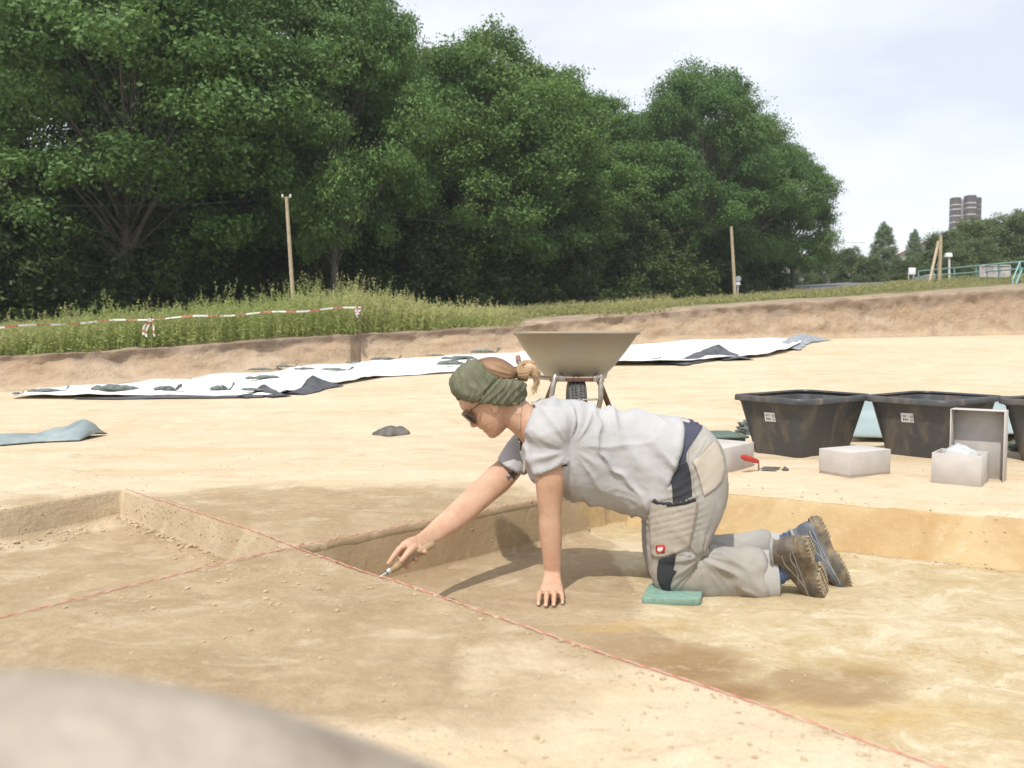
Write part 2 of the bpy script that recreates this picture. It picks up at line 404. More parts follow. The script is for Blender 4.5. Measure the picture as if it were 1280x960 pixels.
    scr = noise_node(N, L, 3.4, 6, .7, m2.outputs[0], .9).outputs[0]; col = mixc(N, L, ramp(N, L, scr, .55, .68, 0, .32), col, (.30, .215, .13)); col = mixc(N, L, ramp(N, L, scr, .45, .32, 0, .35), col, (.66, .56, .42))
    L.new(col, b.inputs['Base Color']); b.inputs['Roughness'].default_value = .95; b.inputs['Specular IOR Level'].default_value = .15
    vor = N.new('ShaderNodeTexVoronoi'); vor.inputs['Scale'].default_value = 38; L.new(g, vor.inputs[0])
    h = math_n(N, L, 'ADD', math_n(N, L, 'MULTIPLY', fin, 1.3), math_n(N, L, 'MULTIPLY', gr, .35))
    h = math_n(N, L, 'ADD', h, math_n(N, L, 'MULTIPLY', mid, 1.6))
    bumpn(N, L, b, math_n(N, L, 'MULTIPLY', math_n(N, L, 'ADD', h, math_n(N, L, 'MULTIPLY', scr, 1.2)), ramp(N, L, A('wall'), 0, 1, 1, .40)), .6, .012)
    return m
SOIL = soil_mat(); me.materials.append(SOIL)
ground = struct(link('dig_floor', me)); ground['label'] = 'pale sandy floor of the excavation with cut quadrants'
gbm = BVHTree.FromPolygons([tuple(v.co) for v in me.vertices], [tuple(p.vertices) for p in me.polygons])
def on_ground(x, y, up=4.):
    h = gbm.ray_cast(Vector((x, y, up)), Vector((0, 0, -1))); return h[0].z if h[0] else 0.
def hit_ground(px, py):
    h = gbm.ray_cast(Vector((0, 0, EYE)), ray(px, py).normalized()); return h[0] if h[0] else G(px, py)

# ---------------------------------------------------------------- bank and upper field
def dense_line(pts, step):
    out = []
    for a, b in zip(pts[:-1], pts[1:]):
        n = max(2, int((b - a).length / step))
        for k in range(n): out.append(a.lerp(b, k / n))
    return out + [pts[-1]]
fA = []; tA = []
for i in range(len(foot) - 1):
    n = max(2, int((foot[i + 1] - foot[i]).length / .07))
    for k in range(n): fA.append(foot[i].lerp(foot[i + 1], k / n)); tA.append(top[i].lerp(top[i + 1], k / n))
fA = np.array([tuple(p) for p in fA]); tA = np.array([tuple(p) for p in tA]); nu = len(fA)
rows = []; tv = np.concatenate([[-.25], np.linspace(0, 1, 16), ])
dirv = tA - fA; dirv[:, 2] = 0; dirv /= np.linalg.norm(dirv, axis=1)[:, None]
for t in tv:
    p = fA + (tA - fA) * np.clip(t, -1, 1)
    p[:, :2] = fA[:, :2] + (tA - fA)[:, :2] * (.0 + .75 * max(t, 0) ** .8)
    q = p * np.array([1.6, 1.6, 4.0]); ns = fbm(q, 4, 81, .55)
    k = .10 * ns + .05 * fbm(p * 6, 3, 83)
    if t > .75: k = k + .06 * vnoise(p * 9, 85) + .05 * (t - .75) * 4
    p = p - dirv * k[:, None]; 
    if t < .12: p = p - dirv * (.10 * (1 - max(t, 0) / .12))
    rows.append(p)
lip = rows[-1].copy(); lip[:, 2] += .03 * fbm(lip * 5, 3, 87); rows[-1] = lip
for o in (.06, .15, .3, .5, .8, 1.2, 1.7):
    p = lip + dirv * o; zz = z_up(p[:, 0], p[:, 1]); w = min(1, o / 1.0); p[:, 2] = lip[:, 2] * (1 - w) + zz * w + .035 * fbm(p * 3.1, 4, 89) * (1 + 0 * w); rows.append(p)
R = np.array(rows); nv = len(rows); idx = np.arange(nv * nu).reshape(nv, nu)
Qb = np.stack([idx[:-1, :-1], idx[:-1, 1:], idx[1:, 1:], idx[1:, :-1]], -1).reshape(-1, 4)
bme = mesh_np('sand_bank', R.reshape(-1, 3), Qb)
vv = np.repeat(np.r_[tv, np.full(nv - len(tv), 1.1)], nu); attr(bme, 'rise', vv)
def bank_mat():
    m, N, L, b = new_mat('bank_soil'); g = N.new('ShaderNodeNewGeometry').outputs['Position']
    a = N.new('ShaderNodeAttribute'); a.attribute_name = 'rise'; r = a.outputs['Fac']
    mid = noise_node(N, L, 1.3, 6, .62, g, .3).outputs[0]; fin = noise_node(N, L, 14, 4, .6, g).outputs[0]
    mp = N.new('ShaderNodeMapping'); mp.inputs['Scale'].default_value = (1.2, 1.2, 2.2); L.new(g, mp.inputs[0]); drip = noise_node(N, L, 2.2, 4, .6, mp.outputs[0]).outputs[0]
    c = mixc(N, L, ramp(N, L, mid, .38, .64), (.39, .285, .19), (.46, .36, .26))
    c = mixc(N, L, ramp(N, L, drip, .5, .66, 0, .6), c, (.31, .225, .15)); c = mixc(N, L, ramp(N, L, noise_node(N, L, 2.6, 8, .75, g, 1.).outputs[0], .54, .66, 0, .6), c, (.52, .42, .30))
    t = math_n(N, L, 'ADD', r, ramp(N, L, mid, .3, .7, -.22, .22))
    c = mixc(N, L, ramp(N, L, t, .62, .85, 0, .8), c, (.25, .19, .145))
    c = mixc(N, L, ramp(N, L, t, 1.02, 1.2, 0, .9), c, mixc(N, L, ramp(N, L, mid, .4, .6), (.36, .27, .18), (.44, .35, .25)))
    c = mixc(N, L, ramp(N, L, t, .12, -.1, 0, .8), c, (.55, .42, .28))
    c = mixc(N, L, ramp(N, L, fin, .45, .75, 0, .22), c, (.26, .19, .13))
    L.new(c, b.inputs['Base Color']); b.inputs['Roughness'].default_value = .95; b.inputs['Specular IOR Level'].default_value = .1
    bumpn(N, L, b, math_n(N, L, 'ADD', fin, math_n(N, L, 'MULTIPLY', drip, 1.5)), .6, .05); return m
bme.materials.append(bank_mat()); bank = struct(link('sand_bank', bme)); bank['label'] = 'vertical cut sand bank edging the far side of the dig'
# upper field
offs = [1.6, 2.0, 2.6, 3.4, 4.4, 5.6, 7, 9, 11, 13.5, 16, 19, 22, 26, 30, 35, 41, 48, 56, 66, 80, 100, 130, 180, 260, 400, 700, 1200, 2200]
sub = np.unique(np.r_[np.arange(0, nu, 6), nu - 1]); rows = []
Ld = np.array([.25, 1.0]) 
for o in offs:
    b0 = lip[sub]; d0 = dirv[sub].copy()
    far = min(1, o / 60); ang = np.arctan2(b0[:, 0], b0[:, 1]) * 1.25; rad = np.c_[np.sin(ang), np.cos(ang), 0 * ang]
    d = d0 * (1 - far) + rad * far; d /= np.linalg.norm(d, axis=1)[:, None]
    d = np.apply_along_axis(lambda q: np.convolve(np.pad(q, 8, 'edge'), np.ones(17) / 17, 'valid'), 0, d)
    p = b0 + d * o; p[:, 2] = z_up(p[:, 0], p[:, 1]) + .06 * fbm(p * .7, 3, 91) - (.05 if o < 1.8 else 0); rows.append(p)
R = np.array(rows); nv, nq = R.shape[:2]; idx = np.arange(nv * nq).reshape(nv, nq)
Qf = np.stack([idx[:-1, :-1], idx[:-1, 1:], idx[1:, 1:], idx[1:, :-1]], -1).reshape(-1, 4)
fme = mesh_np('field', R.reshape(-1, 3), Qf); pxf = 640 + F * lip[sub, 0] / lip[sub, 1]; bw = np.interp(pxf, [-300, 500, 900, 1100, 1280], [.6, 1.6, 4.0, 6.0, 9.5])
of = np.array(offs)[:, None]; attr(fme, 'bare', (1 - sstep(bw[None] - 1.2, bw[None] + 1.2, of + 0 * bw[None])).ravel())
def field_mat():
    m, N, L, b = new_mat('grassy_field'); g = N.new('ShaderNodeNewGeometry').outputs['Position']
    mid = noise_node(N, L, .35, 6, .65, g).outputs[0]; fin = noise_node(N, L, 4, 5, .7, g).outputs[0]
    c = mixc(N, L, ramp(N, L, mid, .42, .58), (.16, .16, .06), (.27, .225, .12)); c = mixc(N, L, ramp(N, L, fin, .45, .7, 0, .6), c, (.11, .13, .045))
    a = N.new('ShaderNodeAttribute'); a.attribute_name = 'bare'; sc2 = noise_node(N, L, 1.6, 6, .65, g).outputs[0]; ba = math_n(N, L, 'ADD', a.outputs['Fac'], ramp(N, L, sc2, .3, .7, -.35, .35))
    c = mixc(N, L, ramp(N, L, ba, .35, .65), c, mixc(N, L, ramp(N, L, sc2, .38, .62), (.34, .26, .18), (.44, .36, .255)))
    L.new(c, b.inputs['Base Color']); b.inputs['Roughness'].default_value = 1; b.inputs['Specular IOR Level'].default_value = .1
    bumpn(N, L, b, fin, 1, .2); return m
fme.materials.append(field_mat()); field = struct(link('grass_field', fme)); field['label'] = 'grassy higher ground beyond the sand bank'
# ================================================================== trees and plants
def leaf_mat(name, c1, c2, c3, trans=.25, rough=.55):
    m, N, L, b = new_mat(name); a = N.new('ShaderNodeAttribute'); a.attribute_name = 'tint'; t = a.outputs['Fac']
    g = N.new('ShaderNodeNewGeometry').outputs['Position']; n = noise_node(N, L, .22, 3, .6, g).outputs[0]
    oi = N.new('ShaderNodeObjectInfo').outputs['Random']; c = mixc(N, L, t, c1, c2); c = mixc(N, L, ramp(N, L, oi, 0, 1, 0, .45), c, tuple(q * k for q, k in zip(c2, (1.25, 1.1, .9)))); c = mixc(N, L, ramp(N, L, n, .45, .68, 0, .8), c, c3)
    L.new(c, b.inputs['Base Color']); b.inputs['Roughness'].default_value = rough; b.inputs['Specular IOR Level'].default_value = .3
    tr = N.new('ShaderNodeBsdfTranslucent'); L.new(mixc(N, L, .5, c, (.16, .22, .03)), tr.inputs[0])
    ms = N.new('ShaderNodeMixShader'); ms.inputs[0].default_value = trans; L.new(b.outputs[0], ms.inputs[1]); L.new(tr.outputs[0], ms.inputs[2])
    L.new(ms.outputs[0], N['Material Output'].inputs[0]); return m
LEAF = leaf_mat('oak_leaves', (.052, .118, .032), (.140, .250, .070), (.092, .180, .054))
LEAF2 = leaf_mat('bush_leaves', (.085, .135, .050), (.165, .215, .10), (.13, .18, .09))
LEAF3 = leaf_mat('birch_leaves', (.13, .20, .11), (.22, .30, .18), (.17, .25, .15))
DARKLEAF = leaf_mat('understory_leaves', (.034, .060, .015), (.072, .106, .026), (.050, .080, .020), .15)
BARK = simple('bark', (.085, .072, .060), (.135, .115, .095), 6, .9, .6, .02)

def leaf_quads(Cn, rng, size, up=.35, outw=None, aspect=.62):
    n = len(Cn); d = rng.normal(size=(n, 3)); d[:, 2] += up
    if outw is not None: d += outw * .9
    d /= np.linalg.norm(d, axis=1)[:, None] + 1e-9
    r = rng.normal(size=(n, 3)); u = np.cross(d, r); u /= np.linalg.norm(u, axis=1)[:, None] + 1e-9; w = np.cross(d, u)
    s = size * rng.uniform(.5, 1.45, (n, 1)); u = u * s; w = w * s * aspect
    V = np.stack([Cn - u, Cn + w - .1 * u + d * s * .12, Cn + u, Cn - w - .1 * u + d * s * .12], 1).reshape(-1, 3)
    return V, np.arange(n * 4).reshape(n, 4)

def make_tree(seed, H, Rc, low=.22, nmaj=64, nsub=22, nleaf=62, leaf=.085, shape='oak', trunk_r=.28, majr=1.5, mat=None, flat=.55):
    """returns (trunk mesh, branches mesh, crown mesh), base at the origin"""
    rng = np.random.default_rng(seed); rnd = random.Random(seed)
    mb = MB(); br = MB(); lean = Vector((rnd.uniform(-.05, .05), rnd.uniform(-.05, .05), 0)) * H
    def tp(t): return Vector((lean.x * t * t + .25 * math.sin(t * 5 + seed), lean.y * t * t + .2 * math.cos(t * 4 + seed) - .2, H * .86 * t))
    pts = [tp(i / 12) - (Vector((0, 0, .5)) if i == 0 else Vector()) for i in range(13)]
    mb.tube(pts, [trunk_r * (1.35 if i == 0 else 1) * (1 - .85 * i / 12) + .02 for i in range(13)], 10)
    cen = []
    k = 0
    while len(cen) < nmaj and k < 9999:
        k += 1; t = rnd.uniform(low, 1.0); a = rnd.uniform(0, 2 * math.pi)
        if shape == 'oak': prof = math.sin(math.pi * min(1, ((t - low) / (1 - low)) * .82 + .16)) ** .6
        elif shape == 'cone': prof = (1 - (t - low) / (1 - low)) ** .8 * .95 + .06
        else: prof = 1.0 - .55 * t
        r = Rc * prof * (rnd.uniform(.25, 1.) ** .45)
        p = Vector((r * math.cos(a) + lean.x * t, r * math.sin(a) + lean.y * t, H * t * .97))
        if all((p - q).length > majr * .72 for q in cen): cen.append(p)
    Cs = []; Os = []; Ti = []
    for p in cen:
        tt = max(.16 + .12 * rnd.random(), min(.95, (p.z / H) * .86 - .26 * Vector((p.x, p.y)).length / Rc)); o = tp(tt); mid = o.lerp(p, .5) + Vector((0, 0, .08 * (p - o).length)) + Vector((rnd.uniform(-1, 1), rnd.uniform(-1, 1), 0)) * .04 * H / 6
        r0 = trunk_r * (.30 if p.z > .38 * H else .16) * (1.15 - tt); br.tube([o, o.lerp(mid, .5) + Vector((0, 0, .1)), mid, mid.lerp(p, .6), p], [r0, r0 * .8, r0 * .6, r0 * .4, r0 * .2], 6, False)
        tone = rnd.uniform(-.25, .25); mr = majr * rnd.uniform(.75, 1.25)
        for s in range(nsub):
            v = Vector(rng.normal(size=3)); v.normalize(); v.z *= (.62 if flat < .7 else 1.); q = p + v * mr * rnd.uniform(.35, 1.05)
            if s % 3 == 0: br.tube([p, p.lerp(q, .5) + Vector((0, 0, .06)), q], [r0 * .22, r0 * .15, r0 * .06], 4, False)
            nl = int(nleaf * rnd.uniform(.6, 1.3)); sr = mr * rnd.uniform(.17, .29)
            l = rng.normal(size=(nl, 3)) * np.array([sr, sr, sr * flat]) ; Cs.append(l + np.array(q)); Os.append(np.tile(np.array((q - p).normalized() * .7), (nl, 1)) + l / (sr * 2.0))
            Ti.append(np.full(nl, .5 + tone + rnd.uniform(-.22, .22)) + rng.uniform(-.15, .15, nl))
    Cs = np.concatenate(Cs); Os = np.concatenate(Os); Ti = np.clip(np.concatenate(Ti), 0, 1)
    V, Q = leaf_quads(Cs, rng, leaf, .35, Os); cm_ = mesh_np('crown', V, Q, mat or LEAF, False); attr(cm_, 'tint', np.repeat(Ti, 4))
    return mb.mesh('trunk', BARK), br.mesh('branches', BARK), cm_
def put_tree(ms, label, cat, name, loc, rz, sc, group, mat=None):
    t = thing(name, label, cat, loc, rz, group); t.scale = sc
    part('trunk', ms[0], t); part('branches', ms[1], t); stuff(part('crown', ms[2], t)); return t
OAK = [make_tree(s, 18, r, .20, 84, 24, 70, .088, 'oak', .30, 1.55) for s, r in ((3, 6.2), (8, 6.6), (21, 5.6))]
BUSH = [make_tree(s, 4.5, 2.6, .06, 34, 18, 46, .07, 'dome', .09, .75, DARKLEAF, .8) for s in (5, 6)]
# (photo pixel of the trunk, distance, oak kind, photo row of the crown top, spread, turn, label)
TREES = [
 (-150, 36, 0, -170, 1.1, .3, 'broad dark oak cut off by the left edge, nearest corner of the wood'),
 (8, 41, 1, -90, 1.1, 1.9, 'tall oak left of the leaning trunk with sky gaps low in its crown'),
 (166, 33, 2, -130, 1.05, 4.0, 'tall oak with a bare leaning grey trunk left of the wooden pole'),
 (326, 39, 0, -80, 1.1, 2.3, 'tall oak with many upright limbs showing just left of the wooden pole'),
 (424, 36, 1, -60, .60, 5.2, 'oak with a forked brown trunk just right of the wooden pole'),
 (464, 43, 2, -8, .60, .9, 'oak with straight ivy covered trunk above the end of the barrier tape'),
 (600, 46, 0, 38, .92, 3.3, 'rounded oak rising above the head of the kneeling woman'),
 (685, 50, 1, 88, .85, 1.2, 'lower oak where the tree line steps down behind the wheelbarrow'),
 (738, 54, 2, 116, .74, 4.4, 'dense oak at the dip in the tree line left of the last big oak'),
 (870, 55, 1, 84, .70, 2.8, 'big domed oak left of the second pole, last tall one of the wood'),
 (932, 59, 0, 138, .66, 5.8, 'sloping oak directly behind the second pole'),
 (985, 63, 2, 182, .62, .5, 'small airy oak ending the wood on the right with sky showing through'),
]
def oak_at(px, d, k, top, spread, rz, lab, grp):
    p = up_pt(px, d, -.1); s = (P(px, top, d).z - p.z) / 18.1
    return put_tree(OAK[k], lab, 'tree', 'oak_tree', p, rz, (spread, spread, s), grp)
for px, d, k, tp_, sp_, rz, lab in TREES: oak_at(px, d, k, tp_, sp_, rz, lab, 'oaks along the front of the wood')
rt = random.Random(77)
for i, (px, d, tp_, sp_) in enumerate([(-120, 52, -60, 1.1), (250, 50, 0, .9), (395, 52, -20, .9), (530, 56, 60, .9), (650, 60, 85, .9), (735, 66, 130, .9), (840, 70, 125, .9), (915, 72, 165, .65)]):
    oak_at(px, d, i % 3, tp_, sp_, rt.uniform(0, 6), 'dark oak hidden deep in the wood behind the front row', 'oaks deep in the wood')
# understory along the wood edge
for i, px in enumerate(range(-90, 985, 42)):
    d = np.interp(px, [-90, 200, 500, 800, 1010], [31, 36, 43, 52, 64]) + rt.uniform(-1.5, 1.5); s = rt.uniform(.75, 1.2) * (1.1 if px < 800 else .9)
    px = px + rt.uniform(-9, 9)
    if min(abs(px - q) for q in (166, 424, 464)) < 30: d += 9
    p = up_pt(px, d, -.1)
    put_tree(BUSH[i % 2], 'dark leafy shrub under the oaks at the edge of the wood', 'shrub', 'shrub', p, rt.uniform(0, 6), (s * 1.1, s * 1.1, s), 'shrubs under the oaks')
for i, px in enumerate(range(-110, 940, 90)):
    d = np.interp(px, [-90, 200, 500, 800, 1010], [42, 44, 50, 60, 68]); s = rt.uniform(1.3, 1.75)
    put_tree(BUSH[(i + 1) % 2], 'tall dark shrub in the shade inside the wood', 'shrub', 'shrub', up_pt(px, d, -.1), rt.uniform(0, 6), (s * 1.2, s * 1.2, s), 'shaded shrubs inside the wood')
# right-hand side
MID = [make_tree(s, 6, 2.7, .05, 60, 18, 40, .075, 'dome', .1, .80, LEAF2, .95) for s in (31, 32)]
BIRCH = make_tree(41, 8, 2.5, .05, 150, 10, 34, .062, 'cone', .1, .50, LEAF3, .9)
def right_tree(ms, px, top, d, lab, cat, name, H, group, wx=1.):
    p = up_pt(px, d, -.1); zt = P(px, top, d).z; s = (zt - p.z) / H
    return put_tree(ms, lab, cat, name, p, rt.uniform(0, 6), (s * wx, s * wx, s), group)
right_tree(BIRCH, 1100, 277, 78, 'pale green pointed young birch standing above the bushes', 'tree', 'birch_tree', 8, 'birches on the right')
right_tree(BIRCH, 1140, 286, 84, 'smaller slim birch just left of the red gable', 'tree', 'birch_tree', 8, 'birches on the right', .8)
for i, (px, top, d, wx) in enumerate([(1004, 326, 84, 1.5), (1035, 318, 80, 1.3), (1062, 312, 76, 1.25), (1085, 322, 72, 1.4), (1122, 325, 74, 1.4), (1150, 320, 72, 1.3)]):
    right_tree(MID[i % 2], px, top, d, ['bush partly hiding the red roofed shed behind the path', 'bush between the shed roof and the tall birch, above the path', 'bush touching the left side of the tall birch', 'low bush below the tall birch at the end of the path', 'bush between the two birches above the path', 'bush at the left foot of the tall grey green shrubs by the notice box'][i], 'bush', 'bush', 6, 'bushes behind the path', wx)
for i, (px, top, d, wx, lab) in enumerate([(1180, 292, 66, 1.3, 'large grey green shrub behind the propped pole'), (1212, 278, 68, 1.2, 'tall shrub directly below the brown tower'),
        (1244, 274, 70, 1.1, 'tall feathery tree right of the tower'), (1278, 268, 66, 1.25, 'dark tree cut off by the right edge behind the railing'), (1225, 300, 60, 1.3, 'low dark shrub behind the information board'), (1195, 312, 58, 1.3, 'low shrub behind the lamp post'), (1320, 262, 64, 1.2, 'dark tree outside the right edge behind the railing')]):
    right_tree(MID[i % 2], px, top, d, lab, 'tree' if 'tree' in lab else 'shrub', 'hedge_tree', 6, 'trees behind the railing', wx)

# ------------------------------------------------ weeds on the left bank and grass on the field (uncountable)
def stems(rng, B, h, lean, leafn, leafs, w0=.006, headn=0, heads=.03):
    """B (n,3) feet, h (n,) heights -> stem strips + leaves"""
    n = len(B); a = rng.uniform(0, 2 * np.pi, n); dx = np.c_[np.cos(a), np.sin(a), np.zeros(n)]; sway = lean * rng.uniform(.1, 1, n) * h
    def pt(t): return B + dx * (sway * t ** 2)[:, None] + np.c_[np.zeros((n, 2)), h * t]
    side = np.c_[-np.sin(a + 1), np.cos(a + 1), np.zeros(n)]; Vs = []; ts = [0, .5, 1]
    for t in ts: Vs += [pt(np.full(n, t)) - side * w0 * (1.1 - t), pt(np.full(n, t)) + side * w0 * (1.1 - t)]
    V = np.stack(Vs, 1).reshape(-1, 3); base = np.arange(n)[:, None] * 6
    Q = np.concatenate([base + np.array([0, 1, 3, 2]), base + np.array([2, 3, 5, 4])]); tint = np.repeat(rng.uniform(0, 1, n), 6)
    C = []; Tt = []; Sz = []
    for k in range(leafn):
        t = rng.uniform(.12, .95, n); C.append(pt(t) + rng.normal(size=(n, 3)) * np.array([.35, .35, .2]) * leafs * 1.2); Tt.append(.15 + .6 * t + rng.uniform(-.2, .2, n)); Sz.append(leafs * (1.15 - .6 * t))
    for k in range(headn):
        t = rng.uniform(.74, 1.04, n); C.append(pt(t) + rng.normal(size=(n, 3)) * heads * .6 * (1.2 - t)[:, None] * 3); Tt.append(np.full(n, 1.0)); Sz.append(np.full(n, heads))
    if C:
        C = np.concatenate(C); Sz = np.concatenate(Sz)[:, None]; r = rng.normal(size=C.shape); r[:, 2] = np.abs(r[:, 2]) * .9; r /= np.linalg.norm(r, axis=1)[:, None]
        s2 = np.cross(r, rng.normal(size=C.shape)); s2 /= np.linalg.norm(s2, axis=1)[:, None] + 1e-9
        LV = np.stack([C - r * Sz, C + s2 * Sz * .22, C + r * Sz, C - s2 * Sz * .22], 1).reshape(-1, 3); LQ = np.arange(len(C) * 4).reshape(-1, 4) + len(V)
        V = np.concatenate([V, LV]); Q = np.concatenate([Q, LQ]); tint = np.concatenate([tint, np.repeat(np.concatenate(Tt), 4)])
    return V, Q, np.clip(tint, 0, 1)
def bank_feet(rng, n, px0, px1, o0, o1, dens=None):
    i = rng.integers(0, nu, n * 4); px = 640 + F * lip[i, 0] / lip[i, 1]; ok = (px > px0) & (px < px1)
    if dens is not None: ok &= rng.uniform(0, 1, len(i)) < dens(px)
    i = i[ok][:n]; o = rng.uniform(o0, o1, len(i)); p = lip[i] + dirv[i] * o[:, None] + rng.normal(size=(len(i), 3)) * [.05, .05, 0]
    zz = z_up(p[:, 0], p[:, 1]); w = np.minimum(1, o / 1.0); p[:, 2] = lip[i][:, 2] * (1 - w) + zz * w - .03
    return p, 640 + F * p[:, 0] / p[:, 1], o
rng = np.random.default_rng(4)
WEED = leaf_mat('weed_leaves', (.20, .30, .070), (.56, .54, .28), (.33, .40, .14), .4, .8)
GRASS = leaf_mat('grass_blades', (.19, .24, .08), (.44, .41, .22), (.30, .31, .14), .35, .8)
B, px, o = bank_feet(rng, 6300, -300, 640, .12, 2.4, lambda x: np.interp(x, [-300, 520, 560, 640], [1, 1, .5, .15])); cl = fbm(B * .9, 3, 101)
h = (.58 + .17 * cl + .06 * rng.normal(size=len(B))) * np.interp(px, [-300, 0, 200, 400, 470, 545, 640], [.55, .58, .74, .98, .98, .72, .5]) * np.interp(o, [0, .5, 3], [.8, 1, 1])
tall = rng.uniform(0, 1, len(B)) < .12; h = np.where(tall, h * rng.uniform(1.15, 1.5, len(B)), h); h = np.clip(h, .2, 1.15)
V, Q, ti = stems(rng, B, h, .28, 14, .042, .0035, 16, .020)
wm = mesh_np('tall_weeds', V, Q, WEED, False); attr(wm, 'tint', ti); w_ = stuff(link('tall_weeds', wm)); tag(w_, 'tall yellow green weeds growing along the top of the left bank', 'weeds')
B, px, o = bank_feet(rng, 5200, 520, 840, .15, 5.5, lambda x: np.interp(x, [520, 560, 700, 840], [1, 1, .8, .5]))
cl = fbm(B * .8, 3, 103); kk = cl > -.15; B = B[kk]; cl = cl[kk]; h = .20 + .27 * np.clip(cl + .2, 0, 1) + .05 * rng.uniform(0, 1, len(B))
V1, Q1, t1 = stems(rng, B, h, .5, 7, .05, .005, 2, .02)
# field grass: anything behind the bank up to the wood and right hand meadow
n = 33000; pxr = rng.uniform(-300, 1500, n); dd = 17 + 45 * rng.uniform(0, 1, n) ** 1.35; X_ = (pxr - 640) / F * dd
Bf = np.c_[X_, dd, z_up(X_, dd) - .02]; yl = np.interp(X_, lip[:, 0], lip[:, 1]); bare = np.interp(pxr, [-300, 500, 900, 1100, 1280], [1.5, 2, 4.5, 6.5, 10])
kk = (dd > yl + bare + 1.2 * fbm(Bf * .5, 3, 105)) & ~((pxr > 1000) & (pxr < 1110) & (dd > 42)); Bf = Bf[kk]; hf = (.10 + .22 * np.clip(fbm(Bf * .35, 3, 107) + .4, 0, 1)) * rng.uniform(.6, 1.3, len(Bf))
V2, Q2, t2 = stems(rng, Bf, hf, .6, 4, .075, .012, 1, .03)
gm = mesh_np('meadow_grass', np.concatenate([V1, V2]), np.concatenate([Q1, Q2 + len(V1)]), GRASS, False); attr(gm, 'tint', np.r_[t1, t2])
g_ = stuff(link('meadow_grass', gm)); tag(g_, 'rough meadow grass between the bank and the wood', 'grass')
# ================================================================== things on the dig
def floor_at(px, d):      # floor point under a column at world depth d
    k = d / ray(px, 520).y; x = ray(px, 520).x * k; return Vector((x, d, on_ground(x, d)))
TUBM = simple('black_tub_plastic', (.040, .042, .046), (.085, .078, .068), 5, .55, .3, .004, lo=.42, hi=.72)
def tub_mat():
    m, N, L, b = new_mat('dusty_black_plastic'); tc = N.new('ShaderNodeTexCoord').outputs['Object']
    mp = N.new('ShaderNodeMapping'); mp.inputs['Scale'].default_value = (1, 1, .35); L.new(tc, mp.inputs[0])
    n = noise_node(N, L, 7, 6, .65, mp.outputs[0], .6).outputs[0]; n2 = noise_node(N, L, 26, 5, .7, tc, 1).outputs[0]
    c = mixc(N, L, ramp(N, L, n, .50, .76), (.058, .060, .063), (.185, .150, .110)); c = mixc(N, L, ramp(N, L, n2, .60, .76, 0, .5), c, (.25, .205, .155))
    oi = N.new('ShaderNodeObjectInfo').outputs['Random']
    L.new(c, b.inputs['Base Color']); L.new(ramp(N, L, n, .4, .7, .42, .85), b.inputs['Roughness']); bumpn(N, L, b, n2, .25, .003); return m
TUBM = tub_mat(); STK = simple('white_sticker', (.72, .72, .71), (.66, .66, .65), 30, .5); INK = simple('black_print', (.03, .03, .03), rough=.7)
def rr(hx, hy, r, n=6):
    o = []
    for cx, cy, a0 in ((hx - r, hy - r, 0), (-hx + r, hy - r, 90), (-hx + r, -hy + r, 180), (hx - r, -hy + r, 270)):
        for k in range(n + 1): a = math.radians(a0 + 90 * k / n); o.append((cx + r * math.cos(a), cy + r * math.sin(a)))
    return o
def ring_stack(levels, closed_bottom=True):
    mb = MB(); n = None
    for hx, hy, r, z in levels:
        o = rr(hx, hy, r); n = len(o); mb.V += [Vector((x, y, z)) for x, y in o]
    for i in range(len(levels) - 1): mb.F += [[i * n + k, i * n + (k + 1) % n, (i + 1) * n + (k + 1) % n, (i + 1) * n + k] for k in range(n)]
    return mb, n
